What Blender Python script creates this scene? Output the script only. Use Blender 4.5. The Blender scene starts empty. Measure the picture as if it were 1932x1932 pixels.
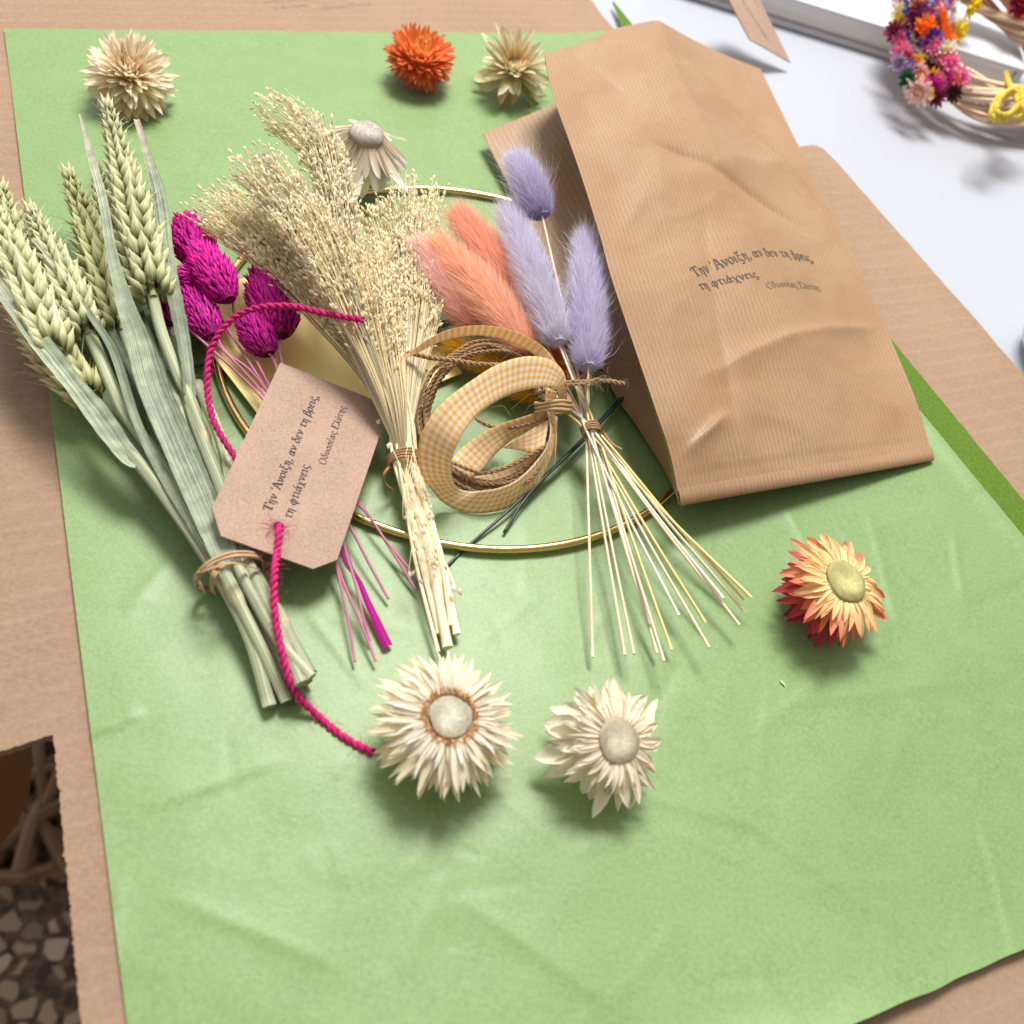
import bpy, math, random
import numpy as np
from mathutils import Matrix, Vector, noise as mnoise
random.seed(7); rng = np.random.default_rng(11)
SC = bpy.context.scene
COL = SC.collection

# ------------------------------------------------------------------ camera
F = 1.9                                   # focal length in half picture widths
N = np.array([0.2000407, 0.58858541, 0.78329492]); N /= np.linalg.norm(N)   # table normal seen from the camera
H = 0.24560736                            # camera height above the paper, metres
_X = np.array([1.0, 0, 0]) - N[0] * N; _X /= np.linalg.norm(_X)
M3 = np.array([_X, np.cross(N, _X), N])   # camera axes -> world axes
_d = M3 @ np.array([0, 0, -1.0]); CAM = -_d * (H / -_d[2])
cd = bpy.data.cameras.new('camera'); cam = bpy.data.objects.new('camera', cd); COL.objects.link(cam)
cam.matrix_world = Matrix(np.vstack([np.c_[M3, CAM], [0, 0, 0, 1]]).tolist())
cd.sensor_width = 36; cd.lens = 18 * F; cd.clip_start = 0.01; cd.clip_end = 20
cd.dof.use_dof = True; cd.dof.aperture_fstop = cd.lens / 2.7
SC.camera = cam

def ray(x, y):
    q = np.array([(x - 966) / 966, -(y - 966) / 966, -F]); return M3 @ q
def P(x, y, z=0.0):
    """point at height z (cm) seen at photo position x, y (photo taken as 1932 wide)"""
    d = ray(x, y); return CAM + d * ((z / 100 - CAM[2]) / d[2])
def onplane(x, y, p0, n):
    d = ray(x, y); return CAM + d * (((p0 - CAM) @ n) / (d @ n))
def S(p):
    return np.linalg.norm(np.asarray(p) - CAM) * 2 / F / 1932 * 0.97
def proj(p):
    q = M3.T @ (np.asarray(p) - CAM); return np.array([966 + 966 * F * q[0] / -q[2], 966 - 966 * F * q[1] / -q[2]])
cd.dof.focus_distance = 0.325

# ------------------------------------------------------------------ light
SC.view_settings.view_transform = 'Standard'; SC.view_settings.look = 'None'
SC.cycles.max_bounces = 14; SC.cycles.diffuse_bounces = 8; SC.cycles.transmission_bounces = 8; SC.view_settings.exposure = 0.22; SC.view_settings.gamma = 1
w = bpy.data.worlds.new('World'); SC.world = w; w.use_nodes = True
_nt = w.node_tree; _tc = _nt.nodes.new('ShaderNodeTexCoord'); _dp = _nt.nodes.new('ShaderNodeVectorMath'); _dp.operation = 'DOT_PRODUCT'; _dp.inputs[1].default_value = (-0.25, 0.72, 0.64)
_rp = _nt.nodes.new('ShaderNodeValToRGB'); _nt.links.new(_tc.outputs['Generated'], _dp.inputs[0]); _nt.links.new(_dp.outputs['Value'], _rp.inputs[0]); _nt.links.new(_rp.outputs[0], _nt.nodes['Background'].inputs[0])
_e = _rp.color_ramp.elements; _e[0].position = 0.0; _e[0].color = (.30, .26, .23, 1); _e[1].position = 1.0; _e[1].color = (1, 1, 1, 1)   # dim room, bright window side
_nt.nodes['Background'].inputs[1].default_value = 0.88
def lamp(name, loc, target, size, energy, col):
    l = bpy.data.lights.new(name, 'AREA'); l.shape = 'RECTANGLE'; l.size, l.size_y = size; l.energy = energy; l.color = col
    o = bpy.data.objects.new(name, l); COL.objects.link(o); o.location = loc
    o.rotation_euler = (Vector(target) - Vector(loc)).to_track_quat('-Z', 'Y').to_euler(); return o
lamp('window_light', (0.05, 0.72, 1.30), (0.0, 0.05, 0), (0.50, 0.45), 29.5, (1.0, 0.97, 0.92))

# ------------------------------------------------------------------ helpers
def nrm(v):
    v = np.asarray(v, float); return v / (np.linalg.norm(v, axis=-1, keepdims=True) + 1e-12)
def cr(pts, n):
    """n points on a Catmull-Rom curve through pts"""
    p = np.asarray(pts, float); m = len(p)
    if m == 2: return p[0] + (p[1] - p[0]) * np.linspace(0, 1, n)[:, None]
    p = np.vstack([2 * p[0] - p[1], p, 2 * p[-1] - p[-2]])
    seg = np.linalg.norm(np.diff(p[1:-1, :3], axis=0), axis=1); cum = np.r_[0, np.cumsum(seg)]
    u = np.linspace(0, cum[-1], n); k = np.clip(np.searchsorted(cum, u, 'right') - 1, 0, m - 2)
    t = ((u - cum[k]) / np.maximum(seg[k], 1e-12))[:, None]
    a, b, c, d = p[k], p[k + 1], p[k + 2], p[k + 3]
    return .5 * (2 * b + (c - a) * t + (2 * a - 5 * b + 4 * c - d) * t * t + (3 * b - a - 3 * c + d) * t ** 3)
def path(pts, n):
    return cr([P(*q) for q in pts], n)
def frames(p, up=(0, 0, 1)):
    t = nrm(np.gradient(p, axis=0)); u = np.zeros_like(p)
    v = np.asarray(up, float); v = v - (v @ t[0]) * t[0]
    if np.linalg.norm(v) < 1e-3: v = np.array([1., 0, 0]) - t[0][0] * t[0]
    v /= np.linalg.norm(v)
    for i in range(len(p)):
        v = v - (v @ t[i]) * t[i]; v /= np.linalg.norm(v) + 1e-12; u[i] = v
    return t, u, np.cross(t, u)

class MB:
    def __init__(s): s.v = []; s.f = []; s.c = []; s.u = []; s.n = 0
    def add(s, v, f, c=(1, 1, 1), u=None):
        v = np.asarray(v, float).reshape(-1, 3); k = len(v)
        c = np.broadcast_to(np.asarray(c, float), (k, 3))
        u = np.zeros((k, 3)) if u is None else np.asarray(u, float)
        if u.shape[1] == 2: u = np.c_[u, np.zeros(k)]
        s.v.append(v); s.c.append(c); s.u.append(u)
        s.f.extend([tuple(int(i) + s.n for i in q) for q in f]); s.n += k
    def grid(s, pts, c=(1, 1, 1), u=None, wrap=False):
        a, b = pts.shape[:2]; f = []
        for i in range(a - 1):
            for j in range(b if wrap else b - 1):
                j2 = (j + 1) % b; f.append((i * b + j, i * b + j2, (i + 1) * b + j2, (i + 1) * b + j))
        c = np.asarray(c, float)
        if c.ndim == 3: c = c.reshape(-1, 3)
        s.add(pts.reshape(-1, 3), f, c, None if u is None else np.asarray(u).reshape(a * b, -1))
    def tube(s, p, r, sides=8, c=(1, 1, 1), cap=True, up=(0, 0, 1), flat=1.0):
        p = np.asarray(p); n = len(p); r = np.broadcast_to(np.asarray(r, float), (n,))
        t, a, b = frames(p, up); th = np.linspace(0, 2 * np.pi, sides, endpoint=False)
        g = p[:, None] + r[:, None, None] * (np.cos(th)[None, :, None] * b[:, None] + flat * np.sin(th)[None, :, None] * a[:, None])
        L = np.r_[0, np.cumsum(np.linalg.norm(np.diff(p, axis=0), axis=1))]
        u = np.stack([np.broadcast_to(np.cos(th), (n, sides)), np.broadcast_to(np.sin(th), (n, sides)), np.broadcast_to(L[:, None], (n, sides)) * 100], -1)
        c = np.asarray(c, float)
        if c.ndim == 2: c = np.repeat(c[:, None], sides, 1)
        s.grid(g, c, u, wrap=True)
        if cap:
            b0 = s.n - n * sides
            s.f.append(tuple(b0 + j for j in range(sides))); s.f.append(tuple(s.n - 1 - j for j in range(sides)))
    def build(s, name, mat, parent=None, smooth=True, thick=0):
        me = bpy.data.meshes.new(name); v = np.vstack(s.v)
        if parent is not None: v = v - ORG[parent.name]
        me.from_pydata(v.tolist(), [], s.f); 
        at = me.attributes.new('Col', 'FLOAT_COLOR', 'POINT'); c = np.vstack(s.c); at.data.foreach_set('color', np.c_[c, np.ones(len(c))].ravel())
        at = me.attributes.new('uvp', 'FLOAT_VECTOR', 'POINT'); at.data.foreach_set('vector', np.vstack(s.u).ravel())
        me.polygons.foreach_set('use_smooth', [smooth] * len(me.polygons)); me.update()
        me.materials.append(mat); o = bpy.data.objects.new(name, me); COL.objects.link(o)
        if parent is not None: o.parent = parent; ORG[o.name] = ORG[parent.name]
        else: ORG[o.name] = np.zeros(3)
        if thick:
            md = o.modifiers.new('thickness', 'SOLIDIFY'); md.thickness = thick; md.offset = 0
        return o
ORG = {}
def tag(o, label, cat, group=None, kind=None):
    o['label'] = label; o['category'] = cat
    if group: o['group'] = group
    if kind: o['kind'] = kind
    return o
def struct(o): o['kind'] = 'structure'; return o
def thing(name, label, cat, loc, group=None):
    o = bpy.data.objects.new(name, None); COL.objects.link(o); o.location = loc; o.empty_display_size = .01
    ORG[o.name] = np.asarray(loc, float); return tag(o, label, cat, group)

# ------------------------------------------------------------------ materials
def srgb(r, g, b):
    f = lambda x: (x / 255 / 12.92) if x <= 10 else ((x / 255 + .055) / 1.055) ** 2.4
    return np.array([f(r), f(g), f(b)])
class NT:
    def __init__(s, name):
        s.m = bpy.data.materials.new(name); s.m.use_nodes = True; s.t = s.m.node_tree; s.b = s.t.nodes['Principled BSDF']; s.out = s.t.nodes['Material Output']
    def n(s, kind, **kw):
        x = s.t.nodes.new(kind)
        for k, v in kw.items():
            if k.startswith('i_'):
                key = k[2:].replace('_', ' '); x.inputs[int(key) if key.isdigit() else key].default_value = v
            else: setattr(x, k, v)
        return x
    def l(s, a, b): s.t.links.new(a, b)
    def math(s, op, a, b=None, c=None):
        x = s.n('ShaderNodeMath', operation=op)
        for i, q in enumerate((a, b, c)):
            if q is None: continue
            if isinstance(q, (int, float)): x.inputs[i].default_value = q
            else: s.l(q, x.inputs[i])
        return x.outputs[0]
    def mix(s, fac, a, b, mode='MIX'):
        x = s.n('ShaderNodeMix', data_type='RGBA', blend_type=mode)
        for k, q in ((0, fac), (6, a), (7, b)):
            if isinstance(q, (int, float)): x.inputs[k].default_value = q
            elif hasattr(q, 'default_value') or hasattr(q, 'links'): s.l(q, x.inputs[k])
            else: x.inputs[k].default_value = (*q, 1)
        return x.outputs[2]
    def noise(s, vec, scale, detail=3, rough=.55):
        x = s.n('ShaderNodeTexNoise'); x.inputs['Scale'].default_value = scale; x.inputs['Detail'].default_value = detail; x.inputs['Roughness'].default_value = rough
        s.l(vec, x.inputs['Vector']); return x.outputs['Fac']
    def ramp(s, v, lo, hi, a=0., b=1.):
        x = s.n('ShaderNodeMapRange'); x.inputs[1].default_value = lo; x.inputs[2].default_value = hi; x.inputs[3].default_value = a; x.inputs[4].default_value = b
        s.l(v, x.inputs[0]); return x.outputs[0]
    def scale(s, vec, sc):
        x = s.n('ShaderNodeVectorMath', operation='MULTIPLY'); s.l(vec, x.inputs[0]); x.inputs[1].default_value = sc; return x.outputs[0]
    def pos(s): return s.n('ShaderNodeTexCoord').outputs['Object']
    def uvp(s): return s.n('ShaderNodeAttribute', attribute_name='uvp').outputs['Vector']
    def col(s): return s.n('ShaderNodeAttribute', attribute_name='Col').outputs['Color']
    def bump(s, h, strength, dist):
        x = s.n('ShaderNodeBump'); x.inputs['Strength'].default_value = strength; x.inputs['Distance'].default_value = dist
        s.l(h, x.inputs['Height']); s.l(x.outputs[0], s.b.inputs['Normal']); return x.outputs[0]
    def finish(s, color, rough=.7, spec=.3, transl=0):
        if isinstance(color, (tuple, list, np.ndarray)): s.b.inputs['Base Color'].default_value = (*color, 1)
        else: s.l(color, s.b.inputs['Base Color'])
        s.b.inputs['Roughness'].default_value = rough; s.b.inputs['Specular IOR Level'].default_value = spec
        if transl:
            tr = s.n('ShaderNodeBsdfTranslucent'); mx = s.n('ShaderNodeMixShader'); mx.inputs[0].default_value = transl
            if isinstance(color, (tuple, list, np.ndarray)): tr.inputs[0].default_value = (*color, 1)
            else: s.l(color, tr.inputs[0])
            s.l(s.b.outputs[0], mx.inputs[1]); s.l(tr.outputs[0], mx.inputs[2]); s.l(mx.outputs[0], s.out.inputs['Surface'])
        return s.m
def attr_mat(name, rough=.7, spec=.25, transl=0, streak=None, mottle=None, bump=None):
    """colour from the mesh's own colours, with lengthwise streaks (uvp) or mottling"""
    t = NT(name); c = t.col()
    h = None
    if streak:
        (sx, sy, sz), amt = streak; f = t.noise(t.scale(t.uvp(), (sx, sy, sz)), 1, 3); h = f
        c = t.mix(1.0, c, t.mix(t.ramp(f, .3, .7), (1 - amt,) * 3, (1 + amt * .6,) * 3), 'MULTIPLY')
    if mottle:
        sc, amt = mottle; f = t.noise(t.pos(), sc, 4); h = h or f
        c = t.mix(1.0, c, t.mix(t.ramp(f, .3, .7), (1 - amt,) * 3, (1 + amt * .6,) * 3), 'MULTIPLY')
    if bump: t.bump(h, *bump)
    return t.finish(c, rough, spec, transl)
# ------------------------------------------------------------------ setting: floor, table, cardboard, tissue
def fbm(x, y, s, o=3, seed=0.):
    return mnoise.fractal(Vector((x * s + seed, y * s - seed, seed * .37)), 1.0, 2.0, o)
def prism(mb, pts, z0, z1, c=(1, 1, 1)):
    """flat outline (world xy) between two heights, metres"""
    n = len(pts); v = [(p[0], p[1], z1) for p in pts] + [(p[0], p[1], z0) for p in pts]
    mb.add(v, [tuple(range(n)), tuple(range(2 * n - 1, n - 1, -1))] + [(i, n + i, n + (i + 1) % n, (i + 1) % n) for i in range(n)], c)
# terrazzo floor far below the table
t = NT('terrazzo'); vo = t.n('ShaderNodeTexVoronoi', feature='DISTANCE_TO_EDGE'); vo.inputs['Scale'].default_value = 56
wn = t.n('ShaderNodeTexNoise'); wn.inputs['Scale'].default_value = 30; t.l(t.pos(), wn.inputs['Vector'])
t.l(t.mix(.015, t.pos(), wn.outputs['Color']), vo.inputs['Vector'])
vc = t.n('ShaderNodeTexVoronoi'); vc.inputs['Scale'].default_value = 56; t.l(t.mix(.015, t.pos(), wn.outputs['Color']), vc.inputs['Vector'])
stone = t.mix(t.n('ShaderNodeSeparateColor').outputs[0], srgb(150, 126, 106), srgb(205, 184, 162))
t.l(vc.outputs['Color'], t.t.nodes[[x.name for x in t.t.nodes if x.bl_idname == 'ShaderNodeSeparateColor'][0]].inputs[0])
terrazzo = t.finish(t.mix(t.math('MULTIPLY', t.ramp(vo.outputs[0], .10, .17), t.ramp(t.t.nodes[[x.name for x in t.t.nodes if x.bl_idname == 'ShaderNodeSeparateColor'][0]].outputs[1], .3, .36)), t.mix(t.ramp(t.noise(t.pos(), 90, 3), .42, .58), srgb(78, 62, 50), srgb(118, 97, 80)), stone), .5, .3)
mb = MB(); mb.add([(-3, -3, -.74), (3, -3, -.74), (3, 4, -.74), (-3, 4, -.74)], [(0, 1, 2, 3)]); struct(mb.build('floor', terrazzo))
# white table
t = NT('white_table'); f = t.noise(t.pos(), 300, 2); t.bump(f, .08, .0003)
tm = t.finish((.40, .42, .47), .42, .35)
mb = MB(); q = [P(-420, 1080), P(60, 1300), P(400, 1500), P(640, 2500), P(2700, 2500), P(3000, 400)]
q += [np.array([1.4, 1.3, 0]), np.array([-1.3, 1.3, 0]), np.array([-.9, .1, 0])]
prism(mb, [p for p in q], -.034, -.004); struct(mb.build('table', tm, smooth=False))
# corrugated cardboard: an unfolded mailer box
t = NT('cardboard'); p = t.pos(); fib = t.noise(t.scale(p, (700, 1000, 700)), 1, 4, .7); big = t.noise(p, 18, 3)
mp = t.n('ShaderNodeMapping'); mp.inputs['Rotation'].default_value = (0, 0, math.radians(-21)); t.l(p, mp.inputs['Vector'])
wv = t.n('ShaderNodeTexWave', wave_type='BANDS', bands_direction='Y'); wv.inputs['Scale'].default_value = 42; wv.inputs['Distortion'].default_value = .7; wv.inputs['Detail'].default_value = 2; wv.inputs['Detail Scale'].default_value = .6
t.l(mp.outputs[0], wv.inputs['Vector'])
line = t.ramp(wv.outputs['Fac'], .80, 1.0)
spk = t.noise(p, 1400, 2)
base = t.mix(t.ramp(big, .3, .7), srgb(138, 112, 90), srgb(150, 124, 102))
base = t.mix(t.ramp(fib, .35, .7), base, srgb(159, 134, 113)); base = t.mix(t.math('MULTIPLY', line, .08), base, srgb(192, 166, 145))
base = t.mix(t.ramp(spk, .66, .74, 0, .45), base, srgb(135, 96, 70))
hh = t.math('ADD', t.math('MULTIPLY', wv.outputs['Fac'], .35), t.math('MULTIPLY', fib, .25)); t.bump(hh, .10, .0010)
cardm = t.finish(base, .8, .15)
def fray(a, b, n, amt):
    a = np.asarray(a); b = np.asarray(b); d = nrm(b - a); s = np.array([-d[1], d[0], 0]); o = []
    for k in range(n):
        u = k / n; o.append(a + (b - a) * u + s * random.uniform(-amt, amt) * (3 if random.random() < .12 else 1))
    return o
mb = MB(); W = lambda x, y: P(x, y, -.06)
out = [W(-300, -120), W(1020, -115)] + fray(W(1020, -115), W(1345, 283), 30, .0002) + [W(1345, 283), W(1507, 277), W(1535, 273), W(1553, 280), W(1570, 297)]
out += fray(W(1578, 305), W(1859, 623), 30, .0002) + fray(W(1859, 623), W(2150, 960), 20, .0002) + [W(2300, 1200), W(2300, 2300), W(190, 2300)]
out += fray(W(186, 2270), W(100, 1385), 160, .0002) + fray(W(100, 1385), W(-30, 1428), 16, .0002) + [W(-300, 1520)]
prism(mb, out, -.0036, -.0006)
cardboard = mb.build('cardboard_sheet', cardm, smooth=False)
tag(cardboard, 'flattened brown corrugated cardboard box with a cut-out notch, lying under the green paper', 'cardboard')

# tissue paper
TL, TR = P(8, 57), P(1137, 66)
dl, dr = nrm(P(240, 1932) - TL), nrm(P(1932, 1028) - TR); b0, bd = P(1932, 1790), nrm(P(1610, 1932) - P(1932, 1790))
def meet(p, d, q, e):
    A = np.array([[d[0], -e[0]], [d[1], -e[1]]]); s = np.linalg.solve(A, (q - p)[:2]); return p + d * s[0]
BL, BR = meet(TL, dl, b0, bd), meet(TR, dr, b0, bd)
CREASE = [((585, 1165), (682, 1292), .35, .0016), ((1795, 1010), (1812, 1130), .6, .0022), ((1640, 985), (1690, 1180), .5, .003), ((165, 1390), (262, 1352), .6, .003),
          ((1850, 1560), (1905, 1800), .5, .003), ((1480, 960), (1530, 1050), .4, .003), ((300, 1520), (520, 1440), .35, .004), ((1300, 1480), (1700, 1760), .4, .006),
          ((330, 1700), (620, 1820), .35, .006), ((900, 1720), (1150, 1900), .35, .007), ((1500, 1330), (1820, 1290), .3, .006), ((1190, 1500), (1420, 1560), .25, .006), ((250, 1150), (360, 1020), .4, .005)]
CR = [(P(*a)[:2], P(*b)[:2], h / 850, wd * .45) for a, b, h, wd in CREASE]
_r = random.Random(44)
for _k in range(80):      # fine crumple lines in the tissue
    _x, _y, _a, _l = _r.uniform(150, 1900), _r.uniform(880, 1920), _r.uniform(-.6, 2.6), _r.uniform(40, 210)
    CR.append((P(_x, _y)[:2], P(_x + _l * math.cos(_a), _y + _l * math.sin(_a))[:2], _r.uniform(.0001, .0003) * _r.choice([1, 1, -.7]), _r.uniform(.0009, .0022)))
z0_ = .0006
def paper_z(x, y):
    z = .0007 + z0_ * fbm(x, y, 20, 2, 3.1) + .00012 * fbm(x, y, 70, 2, 9.)
    for a, b, h, wd in CR:
        d = b - a; L2 = d @ d; r = np.array([x, y]) - a; u = r @ d / L2
        if -.15 < u < 1.15:
            e = (r[0] * d[1] - r[1] * d[0]) / math.sqrt(L2); k = max(0, min(1, (u + .15) / .3, (1.15 - u) / .3))
            z += h * k * math.exp(-abs(e) / wd * (1.6 if e > 0 else .7))
    return z
t = NT('green_tissue'); p = t.pos(); f1 = t.noise(p, 900, 4, .65); f2 = t.noise(p, 70, 4, .6); f3 = t.noise(p, 2200, 2)
c = t.mix(t.ramp(f2, .3, .7), srgb(107, 134, 83), srgb(117, 144, 93)); c = t.mix(t.ramp(f1, .3, .72), c, srgb(130, 158, 100)); c = t.mix(t.ramp(f3, .3, .36, .35, 0), c, srgb(110, 150, 85))
t.bump(t.math('ADD', f1, t.math('MULTIPLY', f3, .7)), .2, .00022)
tissue = t.finish(c, .42, .40)
nu, nv = 260, 330; g = np.zeros((nv + 1, nu + 1, 3))
for i in range(nv + 1):
    for j in range(nu + 1):
        u, v = j / nu, i / nv; q = (TL * (1 - u) + TR * u) * (1 - v) + (BL * (1 - u) + BR * u) * v
        z = paper_z(q[0], q[1])
        e = (1 - v) * np.linalg.norm(BL - TL); lift = math.exp(-(e / .012)) * .0032 * (.5 + u * .8) * (1 + .5 * math.sin(u * 17))
        er = (1 - u) * np.linalg.norm(TR - TL); fold = math.exp(-(er / .006) ** 2) * .0016
        q = q + (0, 0, z + max(0, lift) + fold)
        if i == nv: q = q + nrm(BL - TL) * .0006 * mnoise.noise(Vector((j * .09, 0, 5)))
        if i == 0: q = q + nrm(BL - TL) * .0008 * mnoise.noise(Vector((j * .12, 0, 5)))
        g[i, j] = q
mb = MB(); mb.grid(g); o = mb.build('tissue_paper', tissue)
tag(o, 'large light green tissue paper sheet spread over the cardboard under all the dried flowers', 'paper')
# darker sheet below it, showing along the right edge
t = NT('olive_tissue'); p = t.pos(); f1 = t.noise(p, 800, 4, .65)
olive = t.finish(t.mix(t.ramp(f1, .3, .7), srgb(70, 98, 22), srgb(94, 122, 36)), .7, .2)
tip, rd = P(1158, 3), nrm(P(1932, 945) - P(1158, 3)); n = 120; g = np.zeros((n + 1, 9, 3)); side = np.array([-rd[1], rd[0], 0])
if side @ (TL - TR) < 0: side = -side
for i in range(n + 1):
    for j in range(9):
        s = .52 * (i / n) ** 1.0; wdt = min(.032, .0012 + s * .25)
        q = tip + rd * s + side * (wdt * j / 8) + rd * 0
        if j == 0: q = q + side * .0007 * mnoise.noise(Vector((s * 160, 2, 1)))
        g[i, j] = q + (0, 0, -.00025 + .0003 * max(0, 1 - j / 3))
mb = MB(); mb.grid(g); o = mb.build('tissue_paper', olive)
tag(o, 'darker olive green tissue sheet peeking out beside the kraft bag along the right edge', 'paper')
# ------------------------------------------------------------------ stamped lettering, drawn stroke by stroke
def circ(cx, cy, rx, ry): return [(cx + rx * math.cos(a), cy + ry * math.sin(a)) for a in np.linspace(2.2, 2.2 + 2 * math.pi, 13)]
GLY = {
 'τ': (.40, [[(0, .4), (.06, .47), (.38, .48)], [(.2, .46), (.16, .12), (.23, .0), (.33, .06)]]),
 'η': (.44, [[(0, .4), (.06, .47), (.11, .38), (.1, 0)], [(.1, .32), (.2, .46), (.31, .42), (.33, .25), (.32, -.22)]]),
 'ν': (.41, [[(-.01, .45), (.07, .45), (.17, .02)], [(.17, .02), (.3, .2), (.35, .38), (.3, .47)]]),
 'ο': (.43, [circ(.2, .24, .17, .24)]),
 'ι': (.22, [[(0, .44), (.06, .46), (.07, .1), (.13, 0), (.2, .06)]]),
 'ξ': (.41, [[(.04, .76), (.1, .7), (.2, .74), (.33, .72), (.15, .64), (.1, .53), (.18, .45), (.31, .46)], [(.2, .44), (.06, .34), (.05, .16), (.2, .05), (.33, -.03), (.34, -.12), (.24, -.2), (.13, -.16)]]),
 'α': (.47, [[(.38, .47), (.3, .2), (.2, .01), (.07, .05), (.03, .24), (.1, .44), (.22, .46), (.31, .2), (.36, .02), (.44, .05)]]),
 'δ': (.43, [[(.34, .67), (.22, .75), (.12, .67), (.2, .55), (.33, .38), (.35, .16), (.2, 0), (.06, .1), (.06, .32), (.2, .45), (.29, .41)]]),
 'ε': (.36, [[(.31, .4), (.2, .48), (.07, .42), (.08, .3), (.22, .26)], [(.22, .26), (.05, .2), (.04, .07), (.17, 0), (.32, .08)]]),
 'β': (.43, [[(.02, -.24), (.07, .3), (.12, .62), (.24, .75), (.35, .64), (.3, .48), (.18, .42)], [(.18, .42), (.34, .36), (.37, .16), (.24, .0), (.1, .06)]]),
 'ρ': (.44, [[(.02, -.24), (.05, .2), (.12, .42), (.24, .48), (.36, .36), (.35, .12), (.22, 0), (.08, .1)]]),
 'ς': (.37, [[(.33, .39), (.22, .48), (.07, .38), (.05, .2), (.15, .08), (.28, .02), (.33, -.08), (.25, -.18), (.13, -.15)]]),
 'φ': (.52, [[(.27, -.24), (.25, .58)], [(.17, .46), (.05, .36), (.04, .13), (.2, 0), (.39, .06), (.46, .25), (.39, .43), (.28, .43), (.24, .26)]]),
 'χ': (.43, [[(-.01, .42), (.08, .46), (.2, .1), (.3, -.18), (.41, -.2)], [(.37, .47), (.03, -.22)]]),
 'υ': (.43, [[(0, .42), (.07, .46), (.1, .3), (.1, .08), (.2, 0), (.32, .1), (.36, .3), (.3, .47)]]),
 'σ': (.45, [[(.44, .46), (.2, .46), (.05, .34), (.05, .12), (.18, 0), (.33, .1), (.34, .3), (.25, .45)]]),
 'λ': (.42, [[(.06, .7), (.14, .72), (.22, .4), (.33, .05), (.41, .03)], [(.22, .4), (.03, .0)]]),
 "'": (.14, [[(.03, .56), (.09, .74)]]), ',': (.18, [[(.05, .05), (.11, .02), (.03, -.15)]]), '.': (.18, [[(.04, .02), (.1, .04)]]), ' ': (.24, []),
 'Τ': (.60, [[(.01, .58), (.03, .72), (.56, .72), (.58, .58)], [(.29, .72), (.29, .36), (.29, 0)], [(.26, .7), (.26, 0)], [(.14, .01), (.44, .01)]]),
 'Α': (.62, [[(.28, .76), (.06, .01)], [(.28, .76), (.54, .01)], [(.31, .7), (.56, .01)], [(.14, .26), (.42, .26)], [(-.02, .01), (.15, .01)], [(.44, .01), (.64, .01)]]),
 'Ο': (.68, [circ(.32, .36, .28, .37)]),
 'Ε': (.56, [[(.12, .73), (.12, 0)], [(.15, .73), (.15, 0)], [(.0, .73), (.46, .73), (.48, .6)], [(.12, .38), (.36, .38)], [(.0, .01), (.48, .01), (.51, .15)]]),
}
ACC = {'ά': 'α', 'έ': 'ε', 'ύ': 'υ'}
def lettering(mb, text, fn, weight=1.0, seed=0):
    """strokes of a broad pen; fn(u, v) puts letter coordinates (1 = letter size) on a surface"""
    r = random.Random(seed); x = 0
    for ch in text:
        extra = []
        g = ch
        if ch in ACC: g = ACC[ch]; extra = [[(.2, .57), (.27, .75)]]
        adv, st = GLY[g]
        dy = r.uniform(-.012, .012)
        for s in st + extra:
            straight = len(s) == 2
            p = cr([(a, b, 0) for a, b in s], 5 if straight else 5 * len(s))[:, :2]
            d = nrm(np.gradient(p, axis=0)); a = np.arctan2(d[:, 1], d[:, 0])
            wd = (.015 + .027 * np.abs(np.sin(a - .45))) * weight * (1 + .12 * np.sin(np.arange(len(p)) * 1.3 + r.random() * 6))
            nn = np.c_[-d[:, 1], d[:, 0]] * wd[:, None] / 1
            p[0] -= d[0] * .015; p[-1] += d[-1] * .015
            a_, b_ = p + nn, p - nn
            rows = []
            for q0, q1 in zip(a_, b_):
                rows.append([fn(x + q0[0], q0[1] + dy), fn(x + q1[0], q1[1] + dy)])
            mb.grid(np.array(rows))
        x += adv + .055
    return x
def textlen(s): return sum(GLY[ACC.get(c, c)][0] + .055 for c in s)
t = NT('stamp_ink'); f = t.noise(t.pos(), 2600, 3, .7)
ink = t.finish(t.mix(t.ramp(f, .40, .70), srgb(44, 44, 50), srgb(112, 98, 90)), .7, .2)
LINES = ["Την 'Ανοιξη, αν δεν τη βρεις,", "τη φτιάχνεις.", "Οδυσσέας Ελύτης"]

# faint stamped lines on the far end of the cardboard
mb = MB(); pz = np.array([0, 0, -.00052]); up = np.array([0, 0, 1.])
for s, (x0, y0), (x1, y1) in zip(LINES, [(500, 5), (514, 17), (607, 18)], [(592, 1), (586, 11), (700, 9)]):
    a, b = onplane(x0, y0, pz, up), onplane(x1, y1, pz, up); k = np.linalg.norm(b - a) / textlen(s); ex = nrm(b - a); ey = np.cross(up, ex)
    lettering(mb, s, lambda u, v: a + ex * u * k + ey * v * k, .7, 1)
t = NT('faded_ink'); fink = t.finish(srgb(140, 115, 98), .8, .1)
mb.build('stamped_text', fink, cardboard)

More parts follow.
